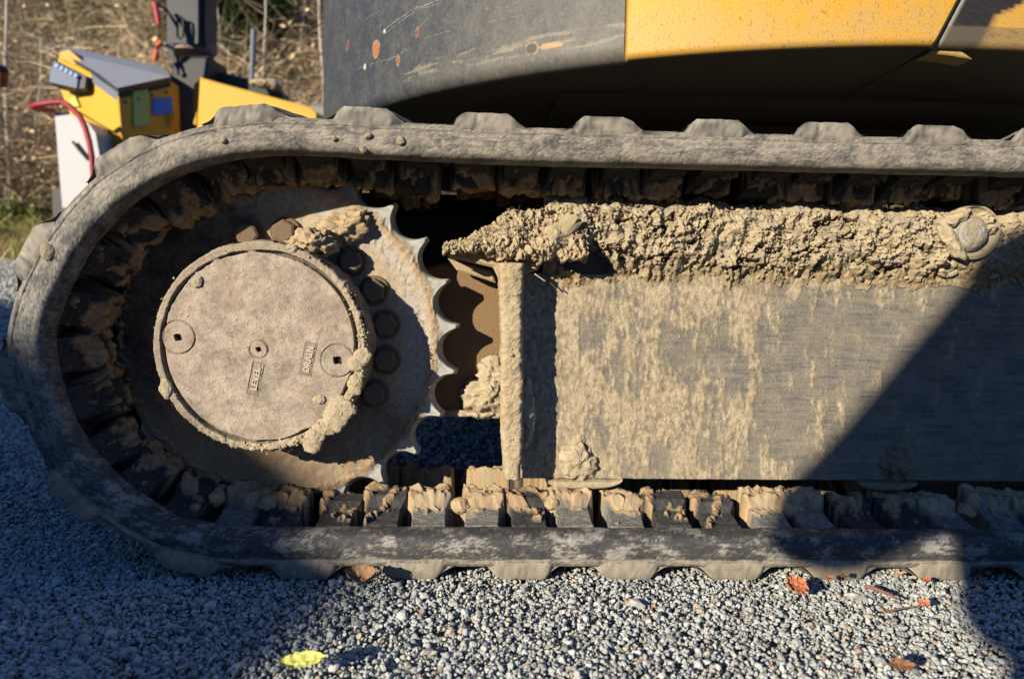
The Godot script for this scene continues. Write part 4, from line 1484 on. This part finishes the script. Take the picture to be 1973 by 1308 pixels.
	slab(st, px_poly([320, 84, 333, 84, 333, 104, 352, 142, 346, 146, 322, 104], z - 0.1), z - 0.1, 0.012, blk * 0.8)
	part("chute_base", finish(st), M.plain, t)
	st = begin()
	tube(st, [at(341, 34, z - 0.1), at(346, 30, z - 0.1), at(351, 34, z - 0.1), at(352, 50, z - 0.1), at(351, 70, z - 0.1), at(346, 75, z - 0.1), at(341, 70, z - 0.1), at(340, 50, z - 0.1), at(341, 34, z - 0.1)], 0.0075, Color(0.012, 0.012, 0.014), 8)
	tube(st, [at(318, 18, z - 0.1), at(330, 34, z - 0.1), at(341, 52, z - 0.1)], 0.011, Color(0.012, 0.012, 0.014), 8)
	part("loop_handle", finish(st), M.plain, ch)
	for q in [[[296, 4, 299, 16, 302, 34, 305, 47], Color(0.36, 0.05, 0.07)], [[309, 80, 302, 88, 299, 100, 297, 117], Color(0.46, 0.09, 0.03)]]:
		st = begin()
		var l: Array = q[0]
		tube(st, [at(l[0], l[1], z), at(l[2], l[3], z), at(l[4], l[5], z), at(l[6], l[7], z)], 0.02, q[1], 10, 0.015)
		var hd := part("clamp_handle", finish(st), M.paint, t)
		hd.set_meta("label", "red clamp handle" if l[1] == 4 else "orange clamp handle")
		st = begin()
		tube(st, [at(l[0] + 4, l[1] + 4, z), at(l[0] + 22, l[1] + 12, z - 0.1)], 0.012, Color(0.2, 0.22, 0.26), 8)
		part("clamp_pin", finish(st), M.plain, hd)
	# yellow drawbar hood to the right and the black beam behind it
	st = begin()
	slab(st, px_poly([383, 147, 420, 158, 600, 206, 611, 216, 612, 240, 612, 300, 374, 300], z + 0.05), z + 0.05, 0.35, yel * 1.06, 0.012)
	part("side_hood", finish(st), M.plain, t)
	for q in [[371, 238, 378, 212, 376, 240], [330, 218, 335, 216, 332, 244]]:
		st = begin()
		slab(st, px_poly([q[0], q[1], q[2], q[3], q[4], q[5]], z + 0.04), z + 0.04, 0.03, yel)
		part("yellow_edge", finish(st), M.plain, t)
	st = begin()
	slab(st, px_poly([395, 128, 410, 134, 486, 153, 540, 172, 545, 192, 470, 175, 395, 152], z - 0.35), z - 0.35, 0.2, blk, 0.01)
	for k in 6:
		var c := at(418 + k * 14.0, 140 + k * 3.6, z - 0.34)
		box(st, c - Vector3(0.005, 0.03, 0.02), c + Vector3(0.005, 0.03, 0.0), blk * 2.5)
	part("beam", finish(st), M.plain, t)
	part("tow_rope", clod_mesh(0.07, 0.028, 0.04, 71, Color(0.32, 0.27, 0.18), 16), M.mud, t, Transform3D(Basis(Vector3(0, 0, 1), -0.12), at(503, 161, z - 0.25)))
	part("tow_rope", clod_mesh(0.05, 0.03, 0.04, 72, Color(0.24, 0.21, 0.16), 16), M.mud, t, Transform3D(Basis(Vector3(0, 0, 1), -0.5), at(528, 162, z - 0.25)))
	st = begin()
	tube(st, [at(600, 214, z - 0.2), at(660, 224, z - 0.2), at(720, 236, z - 0.2)], 0.05, Color(0.2, 0.2, 0.2), 14)
	part("drawbar", finish(st), M.plain, t)
	# chassis and wheels, hidden behind the track
	st = begin()
	box(st, Vector3(-2.75, gy(-2.3, z) + 0.35, z - 0.6), Vector3(-1.2, gy(-2.3, z) + 0.62, z + 0.05), blk)
	part("chassis", finish(st), M.plain, t)
	for s in [[-2.0, 0.16], [-2.0, -0.8]]:
		st = begin()
		disc(st, Vector3(s[0], gy(s[0], z) + 0.3, z + s[1]), [[0.0, 0.0], [0.15, 0.01], [0.17, 0.03], [0.26, 0.03], [0.3, 0.0], [0.3, -0.12], [0.26, -0.14], [0.0, -0.14]], Color(0.03, 0.03, 0.03), 36)
		part("wheel", finish(st), M.plain, t)
	# its own thing: a steel stake behind, and the edge of something black and orange at the far left
	st = begin()
	var pz := -4.7
	tube(st, [at(483, 260, pz), at(484, 155, pz), at(487, 56, pz)], 0.019, Color(0.1, 0.13, 0.17), 10)
	tag(part("steel_stake", finish(st), M.plain, self), "thin blue grey steel stake standing behind the yellow machine", "stake")
	var lm := thing("marker_lamp", "black topped orange lamp at the left edge of the view", "lamp")
	var lp := at(-6, 140, -2.6)
	st = begin()
	disc(st, Vector3.ZERO, [[0.0, 0.03], [0.035, 0.03], [0.042, 0.02], [0.044, 0.0], [0.0, 0.0]], Color(0.02, 0.02, 0.02), 24)
	part("cap", finish(st), M.plain, lm, Transform3D(Basis(Vector3(1, 0, 0), -PI / 2), lp))
	st = begin()
	disc(st, Vector3.ZERO, [[0.04, 0.0], [0.041, -0.03], [0.034, -0.06], [0.0, -0.06]], Color(0.5, 0.08, 0.02), 24)
	part("lens", finish(st), M.paint, lm, Transform3D(Basis(Vector3(1, 0, 0), -PI / 2), lp))
	st = begin()
	tube(st, [lp + Vector3(0, -0.04, 0), lp + Vector3(-0.12, -0.07, 0), lp + Vector3(-0.25, -0.1, 0), Vector3(lp.x - 0.28, gy(lp.x, -2.6) - 0.05, -2.6)], 0.012, Color(0.03, 0.03, 0.03), 8)
	part("pole", finish(st), M.plain, lm)

# ---------------------------------------------------------------- vegetation
func blade(st: SurfaceTool, a: Vector3, d: Vector3, bend: Vector3, len_: float, w: float, col: Color, segs := 3) -> Vector3:
	var side := d.cross(Vector3(0.3, 0.2, 1.0)).normalized() * w
	var p := a
	var last := a
	for k in segs:
		var t1 := (k + 1.0) / segs
		var q := a + d * len_ * t1 + bend * len_ * t1 * t1
		var w0 := 1.0 - 0.85 * k / segs
		var w1 := 1.0 - 0.85 * t1
		quad(st, p - side * w0, q - side * w1, q + side * w1, p + side * w0, col)
		last = p
		p = q
	return p

func brush_mesh(sd: int) -> ArrayMesh:
	var rng := RandomNumberGenerator.new()
	rng.seed = sd
	var st := begin()
	for k in 34:
		var a := Vector3(rng.randfn(0, 0.14), 0, rng.randfn(0, 0.14))
		var d := Vector3(rng.randfn(0, 0.38), 1.0, rng.randfn(0, 0.38)).normalized()
		var g := rng.randf_range(0.45, 1.3)
		var col := Color(0.25, 0.2, 0.15) * g
		if rng.randf() < 0.25:
			col = Color(0.42, 0.37, 0.3) * g
		elif rng.randf() < 0.2:
			col = Color(0.17, 0.1, 0.06) * g
		var l := rng.randf_range(0.5, 1.35)
		var bend := Vector3(rng.randfn(0, 0.3), rng.randf_range(-0.35, 0.0), rng.randfn(0, 0.3))
		blade(st, a, d, bend, l, rng.randf_range(0.0025, 0.006), col)
		for q in 4:
			var t := rng.randf_range(0.3, 1.0)
			var p := a + d * l * t + bend * l * t * t
			blade(st, p, Vector3(rng.randfn(), rng.randf(), rng.randfn()).normalized(), Vector3(0, -0.2, 0), rng.randf_range(0.08, 0.35), 0.0018, col * 1.1, 2)
		for q in 4:    # dead leaves and seed heads
			var t := rng.randf_range(0.35, 1.0)
			var p := a + d * l * t + bend * l * t * t
			var e := Vector3(rng.randfn(), rng.randfn(), rng.randfn()).normalized() * rng.randf_range(0.009, 0.026)
			var f := e.cross(Vector3(rng.randfn(), rng.randfn(), rng.randfn())).normalized() * e.length() * 0.6
			var lc := Color(0.3, 0.245, 0.18) * rng.randf_range(0.5, 1.25)
			quad(st, p - e, p + f, p + e, p - f, lc)
	return finish(st)

func leaf_cluster(sd: int, count: int, spread: float, size: float, col: Color, needles: bool) -> ArrayMesh:
	var rng := RandomNumberGenerator.new()
	rng.seed = sd
	var st := begin()
	for k in count:
		var p := Vector3(rng.randfn(), rng.randfn() * 0.7, rng.randfn()) * spread
		var e := Vector3(rng.randfn(), rng.randfn() * 0.6 - (0.2 if needles else 0.0), rng.randfn()).normalized() * size * rng.randf_range(0.6, 1.3)
		var f := e.cross(Vector3(rng.randfn(), rng.randfn(), rng.randfn())).normalized() * e.length() * (0.12 if needles else 0.45)
		quad(st, p - e, p + f, p + e, p - f, col * rng.randf_range(0.55, 1.4))
	return finish(st)

func vegetation() -> void:
	var rng := RandomNumberGenerator.new()
	rng.seed = 77
	var kinds := []
	var bufs := []
	for k in 5:
		kinds.append(brush_mesh(200 + k))
		bufs.append(PackedFloat32Array())
	for k in 21000:
		var x := rng.randf_range(-11.0, 9.0) if k % 3 == 0 else rng.randf_range(-8.0, 2.0)
		var z := -6.35 - 8.4 * pow(rng.randf(), 1.3)
		if x > -4.3 and x < -2.2 and z < -7.9 and z > -9.1:
			continue
		var s := rng.randf_range(0.55, 1.15)
		var g := rng.randf_range(0.6, 1.3)
		var pat: float = N.huge.get_noise_2d(x * 0.06, z * 0.09)
		var c := Color(g * (1.0 + 0.2 * pat), g, g * (0.95 - 0.25 * pat))
		if pat < -0.12:
			c = Color(0.42 * g, 0.48 * g, 0.3 * g)
		elif pat > 0.2:
			c = c * 1.35
		s *= 1.0 + 0.8 * pat
		put(bufs[k % 5], Basis.from_euler(Vector3(rng.randfn(0.12, 0.25), rng.randf() * TAU, rng.randfn(0, 0.25))).scaled_local(Vector3(s, s, s)), Vector3(x, minf(gy(x, z), 9.0) - 0.05, z), c)
	for k in 5:
		scatter("dry_brush", kinds[k], M.leafy, bufs[k], self)
	# grass along the edge of the yard, green at the root of the bank, straw in front
	var gr := []
	for q in [[301, Color(0.19, 0.28, 0.05)], [302, Color(0.38, 0.31, 0.16)]]:
		rng.seed = q[0]
		var st := begin()
		for k in 40:
			blade(st, Vector3(rng.randfn(0, 0.06), 0, rng.randfn(0, 0.06)), Vector3(rng.randfn(0, 0.3), 1, rng.randfn(0, 0.3)).normalized(), Vector3(rng.randfn(0, 0.3), -0.25, rng.randfn(0, 0.3)), rng.randf_range(0.14, 0.36), 0.0035, q[1] * rng.randf_range(0.6, 1.5))
		gr.append(finish(st))
	var gb := [PackedFloat32Array(), PackedFloat32Array()]
	for k in 12000:
		var x := rng.randf_range(-9.0, 7.0)
		var z := rng.randf_range(-6.9, -5.05)
		var straw: float = N.huge.get_noise_2d(x * 0.25, z * 0.25) + 0.25 * sin(z * 9.0) + (0.35 if z > -5.5 else -0.1)
		var s := rng.randf_range(0.7, 1.4) * (0.7 if z > -5.3 else 1.0)
		put(gb[1 if straw > 0.12 else 0], Basis(Vector3.UP, rng.randf() * TAU).scaled_local(Vector3(s, s, s)), Vector3(x, gy(x, z) - 0.02, z), Color(1, 1, 1) * rng.randf_range(0.7, 1.3))
	scatter("grass", gr[0], M.leafy, gb[0], self)
	scatter("dry_grass", gr[1], M.leafy, gb[1], self)
	# birch saplings
	for q in [[13, 420, 6, -30, -6.0, 0.021, "slender white birch trunk at the far left edge of the bank"], [510, 190, 505, -40, -6.6, 0.017, "slender pale birch right of the steel stake"], [418, 190, 416, -40, -7.2, 0.012, "thin pale sapling behind the black chute"], [446, 190, 450, -40, -7.6, 0.012, "thin grey sapling between chute and stake"], [621, 250, 618, -60, -7.0, 0.024, "pale birch trunk beside the black counterweight"], [573, 200, 585, -60, -7.8, 0.014, "leaning grey sapling left of the counterweight"], [40, 380, 75, 60, -6.3, 0.013, "bent bare sapling near the left birch"]]:
		var base := at(q[0], q[1], q[4])
		base.y = gy(base.x, base.z) - 0.05
		var top := at(q[2], q[3], q[4] - 0.2)
		var tr := thing("birch_sapling", q[6], "tree", base, "bare saplings on the bank")
		var st := begin()
		var pts := []
		for k in 9:
			var t := k / 8.0
			pts.append((top - base) * t + Vector3(0.03 * sin(t * 7.0 + q[0]), 0, 0.03 * cos(t * 5.0)))
		tube(st, pts, q[5], Color(0.44, 0.41, 0.36), 8, q[5] * 0.45)
		part("trunk", finish(st), M.stone, tr)
		st = begin()
		rng.seed = int(q[0])
		for k in 26:
			var t := rng.randf_range(0.3, 1.0)
			var p := (top - base) * t
			var d := Vector3(rng.randfn(), 0.8, rng.randfn()).normalized()
			var l := rng.randf_range(0.2, 0.7)
			tube(st, [p, p + d * l * 0.5, p + d * l + Vector3(0, 0.08, 0)], 0.005, Color(0.2, 0.14, 0.1), 4, 0.0015)
		part("crown", finish(st), M.dull, tr)
	# dark conifers and olive shrubs up the bank
	var need := leaf_cluster(401, 26, 0.1, 0.06, Color(0.022, 0.042, 0.015), true)
	var leaf := leaf_cluster(402, 18, 0.1, 0.04, Color(0.13, 0.125, 0.045), false)
	var lea2 := leaf_cluster(403, 18, 0.1, 0.045, Color(0.09, 0.12, 0.03), false)
	for q in [[450, 40, -8.0, 1.0, 5.0, 0, "dark green conifer above the black chute"], [412, 10, -8.5, 0.9, 5.0, 0, "dark conifer hidden partly by the black chute"], [494, 10, -8.7, 0.5, 4.6, 0, "dark conifer right of the steel stake"], [160, -10, -10.5, 0.9, 1.6, 1, "olive shrub high on the bank left of the chute"], [250, 20, -9.8, 1.1, 1.7, 1, "olive green shrub between lamp cluster and chute"], [185, 75, -8.8, 0.5, 0.8, 2, "low green shrub above the grey lid"], [560, 5, -10.5, 0.55, 1.5, 2, "small bright green shrub beside the counterweight"], [75, 20, -11.0, 0.9, 1.5, 1, "olive shrub at the upper left of the bank"], [75, 370, -5.95, 0.42, 0.4, 2, "fresh green bush at the foot of the bank"], [30, 440, -5.5, 0.25, 0.18, 2, "low green weeds beside the dry grass"]]:
		var c := at(q[0], q[1], q[2])
		var fy := minf(gy(c.x, c.z), 9.0)
		var con: bool = q[5] == 0
		var tr := thing("conifer" if con else "shrub", q[6], "tree" if con else "shrub", Vector3(c.x, fy, c.z))
		var st := begin()
		var h: float = q[4]
		tube(st, [Vector3(0, -0.1, 0), Vector3(0.02, h * 0.5, 0), Vector3(0, h * 0.95, 0)], 0.07 if con else 0.02, Color(0.1, 0.07, 0.05), 8, 0.008)
		part("trunk" if con else "stem", finish(st), M.dull, tr)
		var b := PackedFloat32Array()
		rng.seed = int(q[0]) + 9
		for k in 1900 if con else 420:
			var p: Vector3
			if con:
				var t := rng.randf()
				var rad: float = q[3] * (1.05 - t) * (0.75 + 0.35 * sin(t * 40.0))
				var a := rng.randf() * TAU
				var r := rad * sqrt(rng.randf())
				p = Vector3(cos(a) * r, t * h - 0.25 * r, sin(a) * r)
			else:
				var d := Vector3(rng.randfn(), rng.randfn(), rng.randfn()).normalized()
				p = Vector3(d.x * q[3], h * 0.55 + d.y * h * 0.5, d.z * q[3]) * pow(rng.randf(), 0.4) * (0.8 + 0.4 * sin(d.x * 5.0 + q[0]) * cos(d.y * 4.0))
			var s := rng.randf_range(0.7, 1.4) * (0.55 if h < 0.5 else 1.0)
			put(b, Basis.from_euler(Vector3(rng.randf() * TAU, rng.randf() * TAU, 0)).scaled_local(Vector3(s, s, s)), p, Color(1, 1, 1) * rng.randf_range(0.6, 1.3))
		var cm := scatter("crown", need if con else (leaf if q[5] == 1 else lea2), M.leafy, b, tr)
		cm.remove_meta("kind")

# ---------------------------------------------------------------- leaves and twigs on the gravel
func leaf_mesh(len_: float, wid: float, curl: float, lobes: float, col: Color, sd: float) -> ArrayMesh:
	return grid(28, 14, func(i: int, j: int):
		var t := i / 28.0
		var u := j / 14.0 * 2.0 - 1.0
		var w := wid * pow(sin(PI * clampf(t, 0.001, 0.999)), 0.7) * (1.0 + lobes * sin(t * 24.0 + u))
		var n1: float = N.mid.get_noise_2d(t * 0.08 + sd, u * 0.03)
		var y := curl * u * u + curl * 0.5 * pow(t * 2.0 - 1.0, 2.0) + 0.004 * n1
		var vein := 1.0 - 0.25 * step(0.12, 0.0, absf(u))
		cc = col * (1.0 + 0.5 * n1) * vein
		return Vector3((t - 0.5) * len_, y, u * w))

func lay(px: float, py: float, up := 0.004) -> Vector3:
	return ground_at(px, py, 0.006) + Vector3(0, up, 0)

func leaves() -> void:
	tag(part("fallen_leaf", leaf_mesh(0.055, 0.011, 0.004, 0.12, Color(0.46, 0.46, 0.14), 1.0), M.leafy, self, Transform3D(Basis.from_euler(Vector3(0.5, 0.15, 0.1)), lay(582, 1288, 0.008))), "yellow green fallen leaf on the gravel in the foreground", "leaf", "")
	tag(part("fallen_leaf", leaf_mesh(0.046, 0.017, 0.012, 0.03, Color(0.2, 0.12, 0.07), 2.0), M.dull, self, Transform3D(Basis.from_euler(Vector3(0.45, -0.1, 0)), lay(697, 1126, 0.008))), "curled brown beech leaf under the edge of the track", "leaf", "")
	tag(part("fallen_leaf", leaf_mesh(0.034, 0.017, 0.006, 0.25, Color(0.33, 0.12, 0.06), 3.0), M.dull, self, Transform3D(Basis.from_euler(Vector3(0.5, 0.5, 0.1)), lay(1533, 1142, 0.008))), "crumpled rust red leaf on sunlit gravel", "leaf", "")
	for q in [[1598, 1127, 0.014, Color(0.34, 0.13, 0.07), "small red brown leaf scrap right of the rust red leaf"], [1628, 1122, 0.014, Color(0.2, 0.11, 0.05), "dark brown leaf scrap near the track's lug"], [1733, 1118, 0.012, Color(0.42, 0.22, 0.14), "pinkish leaf scrap below the lit gap in the shadow"], [1785, 1130, 0.016, Color(0.3, 0.1, 0.05), "narrow rust leaf scrap among pale stones"], [1889, 1138, 0.016, Color(0.42, 0.15, 0.1), "reddish leaf scrap on the edge of the right shadow"], [1780, 1175, 0.022, Color(0.4, 0.17, 0.09), "orange bark scrap at the end of a thin stick"], [1738, 1298, 0.03, Color(0.17, 0.09, 0.05), "dark bark scrap at the bottom edge on the right"]]:
		tag(part("leaf_scrap", leaf_mesh(q[2], q[2] * 0.32, 0.003, 0.1, q[3], q[0] * 0.01), M.dull, self, Transform3D(Basis.from_euler(Vector3(0.35, 0.3 * sin(q[0]), 0)), lay(q[0], q[1], 0.009))), q[4], "leaf scrap")
	for q in [[[1668, 1137, 1690, 1143, 1712, 1152, 1730, 1162], 0.0032, Color(0.2, 0.1, 0.07), "brown twig lying right of the rust red leaf"], [[1705, 1188, 1740, 1180, 1785, 1174], 0.0018, Color(0.24, 0.13, 0.08), "thin stick below the brown twig"], [[1558, 1143, 1572, 1138, 1578, 1126], 0.0014, Color(0.03, 0.025, 0.02), "black leaf stalk beside the rust red leaf"]]:
		var st := begin()
		var l: Array = q[0]
		var pts := []
		for k in range(0, l.size(), 2):
			pts.append(lay(l[k], l[k + 1], 0.006))
		tube(st, pts, q[1], q[2], 7, q[1] * 0.6)
		tag(part("twig", finish(st), M.stone, self), q[3], "twig")

# ---------------------------------------------------------------- the person whose shadow falls across the picture
func nets(bones: Array, cell: float, k_: float, col: Callable) -> ArrayMesh:   # bones: [a, b, radius a, radius b]
	var lo := Vector3.INF
	var hi := -Vector3.INF
	for b in bones:
		var r := maxf(b[2], b[3]) + 0.04
		lo = lo.min((b[0] as Vector3).min(b[1]) - Vector3.ONE * r)
		hi = hi.max((b[0] as Vector3).max(b[1]) + Vector3.ONE * r)
	var n := Vector3i(((hi - lo) / cell).ceil()) + Vector3i.ONE
	var f := PackedFloat32Array()
	f.resize(n.x * n.y * n.z)
	f.fill(0.0)     # the sum of exponentials of a smooth minimum
	var reach := k_ * 3.0
	for b in bones:
		var a: Vector3 = b[0]
		var d: Vector3 = b[1] - a
		var dd := maxf(d.length_squared(), 1e-9)
		var r := maxf(b[2], b[3]) + reach
		var i0 := Vector3i(((a.min(b[1]) - Vector3.ONE * r - lo) / cell).floor()).clamp(Vector3i.ZERO, n - Vector3i.ONE)
		var i1 := Vector3i(((a.max(b[1]) + Vector3.ONE * r - lo) / cell).ceil()).clamp(Vector3i.ZERO, n - Vector3i.ONE)
		for z in range(i0.z, i1.z + 1):
			for y in range(i0.y, i1.y + 1):
				for x in range(i0.x, i1.x + 1):
					var p := lo + Vector3(x, y, z) * cell
					var t := clampf((p - a).dot(d) / dd, 0.0, 1.0)
					var s: float = (p - a - d * t).length() - lerpf(b[2], b[3], t)
					if s < reach:
						f[(z * n.y + y) * n.x + x] += exp(-s / k_)
	var ids := {}
	var v := PackedVector3Array()
	var c := PackedColorArray()
	var ix := PackedInt32Array()
	var at_ := func(x, y, z): return f[(z * n.y + y) * n.x + x] - 1.0
	for z in n.z - 1:
		for y in n.y - 1:
			for x in n.x - 1:
				var base := (z * n.y + y) * n.x + x
				var c0 := f[base] > 1.0
				var same := true
				for o in [1, n.x, n.x + 1, n.x * n.y, n.x * n.y + 1, n.x * n.y + n.x, n.x * n.y + n.x + 1]:
					if (f[base + o] > 1.0) != c0:
						same = false
						break
				if same:
					continue
				var sum := Vector3.ZERO
				var cnt := 0
				for e in [[0, 0, 0, 1, 0, 0], [0, 1, 0, 1, 1, 0], [0, 0, 1, 1, 0, 1], [0, 1, 1, 1, 1, 1], [0, 0, 0, 0, 1, 0], [1, 0, 0, 1, 1, 0], [0, 0, 1, 0, 1, 1], [1, 0, 1, 1, 1, 1], [0, 0, 0, 0, 0, 1], [1, 0, 0, 1, 0, 1], [0, 1, 0, 0, 1, 1], [1, 1, 0, 1, 1, 1]]:
					var va: float = at_.call(x + e[0], y + e[1], z + e[2])
					var vb: float = at_.call(x + e[3], y + e[4], z + e[5])
					if (va > 0.0) != (vb > 0.0):
						va = log(maxf(va + 1.0, 1e-6))
						vb = log(maxf(vb + 1.0, 1e-6))
						sum += Vector3(e[0], e[1], e[2]).lerp(Vector3(e[3], e[4], e[5]), va / (va - vb))
						cnt += 1
				ids[base] = v.size()
				var p := lo + (Vector3(x, y, z) + sum / cnt) * cell
				v.append(p)
				c.append(col.call(p))
	for base in ids:
		var z: int = base / (n.x * n.y)
		var y: int = (base / n.x) % n.y
		var x: int = base % n.x
		for ax in 3:
			var o: int = [1, n.x, n.x * n.y][ax]
			if (f[base] > 1.0) == (f[base + o] > 1.0):
				continue
			var u: int = [n.x, n.x * n.y, 1][ax]
			var w: int = [n.x * n.y, 1, n.x][ax]
			if not (ids.has(base - u) and ids.has(base - w) and ids.has(base - u - w)):
				continue
			var q := [ids[base], ids[base - u], ids[base - u - w], ids[base - w]]
			if f[base] > 1.0:
				ix.append_array(PackedInt32Array([q[0], q[1], q[2], q[0], q[2], q[3]]))
			else:
				ix.append_array(PackedInt32Array([q[0], q[2], q[1], q[0], q[3], q[2]]))
	return smooth(v, c, ix)

func photographer() -> void:
	var t := thing("person", "person in a dark padded jacket standing behind the camera with one elbow out", "person", Vector3.ZERO)
	var jacket := Color(0.05, 0.055, 0.07)
	var jeans := Color(0.05, 0.065, 0.1)
	var skin := Color(0.5, 0.32, 0.24)
	var V := func(x, y, z): return Vector3(x, y, z)
	var body := [
		[Vector3(-0.83, 0.84, 1.95), Vector3(-0.32, 0.84, 1.97), 0.12, 0.12], [Vector3(-0.55, 0.9, 1.97), Vector3(-0.57, 1.3, 1.95), 0.17, 0.165], [Vector3(-0.7, 0.9, 1.95), Vector3(-0.68, 1.3, 1.95), 0.165, 0.17],
		[Vector3(-0.78, 1.345, 1.94), Vector3(-0.34, 1.37, 1.96), 0.1, 0.1], [Vector3(-0.56, 1.38, 1.95), Vector3(-0.56, 1.52, 1.93), 0.075, 0.058],
		[Vector3(-0.85, 1.33, 1.92), Vector3(-1.17, 0.94, 1.9), 0.104, 0.084], [Vector3(-1.16, 0.915, 1.9), Vector3(-0.9, 1.005, 1.86), 0.083, 0.09], [Vector3(-0.9, 1.005, 1.86), Vector3(-0.82, 1.04, 1.74), 0.085, 0.05],
		[Vector3(-0.3, 1.36, 1.95), Vector3(-0.19, 1.08, 1.88), 0.092, 0.075], [Vector3(-0.19, 1.08, 1.88), Vector3(-0.42, 1.08, 1.7), 0.07, 0.048],
		[Vector3(-0.7, 0.8, 1.97), Vector3(-0.72, 0.48, 1.93), 0.12, 0.095], [Vector3(-0.72, 0.48, 1.93), Vector3(-0.7, 0.1, 2.0), 0.09, 0.06],
		[Vector3(-0.46, 0.8, 1.98), Vector3(-0.42, 0.48, 1.95), 0.11, 0.08], [Vector3(-0.42, 0.48, 1.95), Vector3(-0.42, 0.1, 2.02), 0.078, 0.05],
		[Vector3(-0.7, 0.06, 2.02), Vector3(-0.71, 0.045, 1.83), 0.055, 0.042], [Vector3(-0.42, 0.06, 2.04), Vector3(-0.41, 0.045, 1.85), 0.055, 0.042],
	]
	var quilt := func(p: Vector3) -> Color:
		if p.y < 0.1:
			return Color(0.09, 0.06, 0.04)
		if p.y > 1.475:
			return skin
		if p.y < 0.74:
			return jeans
		return jacket * (1.0 + 0.25 * sin(p.y * 90.0))
	part("body", nets(body, 0.016, 0.018, quilt), M.dull, t)
	var hd := Vector3(-0.56, 1.63, 1.89)
	var head := [
		[hd + Vector3(0, 0.035, 0.02), hd + Vector3(0, 0.02, -0.01), 0.092, 0.086], [hd + Vector3(0, -0.03, -0.02), hd + Vector3(0, -0.085, -0.045), 0.07, 0.036],
		[hd + Vector3(0, 0.02, -0.098), hd + Vector3(0, -0.022, -0.116), 0.008, 0.015], [hd + Vector3(-0.082, 0.02, 0.015), hd + Vector3(-0.086, -0.025, 0.01), 0.014, 0.01],
		[hd + Vector3(0.082, 0.02, 0.015), hd + Vector3(0.086, -0.025, 0.01), 0.014, 0.01], [hd + Vector3(-0.022, -0.052, -0.085), hd + Vector3(0.022, -0.052, -0.085), 0.01, 0.01],
		[hd + Vector3(-0.04, 0.034, -0.078), hd + Vector3(0.04, 0.034, -0.078), 0.016, 0.016], [hd + Vector3(0, -0.08, 0.03), hd + Vector3(0, -0.14, 0.05), 0.056, 0.058],
	]
	part("head", nets(head, 0.006, 0.007, func(p: Vector3) -> Color:
		var q := p - hd
		if q.y > -0.065 and q.y < -0.04 and absf(q.x) < 0.024 and q.z < -0.08:
			return Color(0.4, 0.18, 0.15)
		return skin), M.dull, t)
	var hair := [[hd + Vector3(0, 0.06, 0.035), hd + Vector3(0, 0.05, 0.0), 0.092, 0.086], [hd + Vector3(0, 0.0, 0.055), hd + Vector3(0, -0.05, 0.06), 0.075, 0.055]]
	part("hair", nets(hair, 0.008, 0.008, func(_p): return Color(0.05, 0.035, 0.025)), M.dull, t)
	for s in [-1.0, 1.0]:
		var st := begin()
		disc(st, Vector3.ZERO, [[0.0, 0.012], [0.005, 0.0108], [0.009, 0.008], [0.012, 0.0]], Color(0.6, 0.6, 0.58), 16)
		disc(st, Vector3(0, 0, 0.0012), [[0.0, 0.0122], [0.0045, 0.0112]], Color(0.05, 0.04, 0.03), 12)
		part("eye", finish(st), M.paint, t, Transform3D(Basis(Vector3.UP, PI), hd + Vector3(0.032 * s, 0.012, -0.083)))
	# both hands close round a phone
	var ph := Vector3(-0.65, 1.1, 1.64)
	for s in [-1.0, 1.0]:
		var w: Vector3 = Vector3(-0.82, 1.04, 1.74) if s < 0 else Vector3(-0.42, 1.08, 1.7)
		var pm: Vector3 = ph + Vector3(0.1 * s, -0.02, 0.03)
		var bones := [[w, pm + (w - pm) * 0.35, 0.027, 0.028], [pm + (w - pm) * 0.35, pm, 0.03, 0.026]]
		var ln := [0.032, 0.038, 0.036, 0.028]
		for k in 4:
			var root_: Vector3 = pm + Vector3(-0.008 * s, 0.027 - 0.018 * k, -0.012)
			var k1: Vector3 = root_ + Vector3(-0.4 * s, 0.05, -0.9).normalized() * ln[k]
			var k2: Vector3 = k1 + Vector3(-0.95 * s, 0.0, -0.1).normalized() * ln[k] * 0.75
			var k3: Vector3 = k2 + Vector3(-0.7 * s, 0.0, 0.6).normalized() * ln[k] * 0.6
			bones.append_array([[pm, root_, 0.015, 0.0105], [root_, k1, 0.0105, 0.0095], [k1, k2, 0.0095, 0.0088], [k2, k3, 0.0088, 0.0075]])
		var t0: Vector3 = pm + Vector3(0.004 * s, 0.03, 0.012)
		var t1: Vector3 = t0 + Vector3(-0.5 * s, 0.5, 0.35).normalized() * 0.034
		bones.append_array([[pm + (w - pm) * 0.25, t0, 0.016, 0.013], [t0, t1, 0.012, 0.0105], [t1, t1 + Vector3(-0.9 * s, 0.15, -0.1).normalized() * 0.026, 0.0105, 0.008]])
		part("hand", nets(bones, 0.005, 0.0035, func(_p): return skin), M.dull, t)
	var st := begin()
	var rect := PackedVector2Array()
	for c in [[0.07, 0.033, 0.0], [-0.07, 0.033, 1.0], [-0.07, -0.033, 2.0], [0.07, -0.033, 3.0]]:
		for k in 5:
			var a: float = (c[2] + k / 4.0) * PI / 2
			rect.append(Vector2(c[0] + 0.007 * cos(a), c[1] + 0.007 * sin(a)))
	slab(st, rect, 0.004, 0.008, Color(0.02, 0.02, 0.022), 0.001)
	var phone := part("phone", finish(st), M.paint, self, Transform3D(Basis(), ph + Vector3(0, 0.005, 0.0)))
	tag(phone, "black phone held in the standing person's hands", "phone")
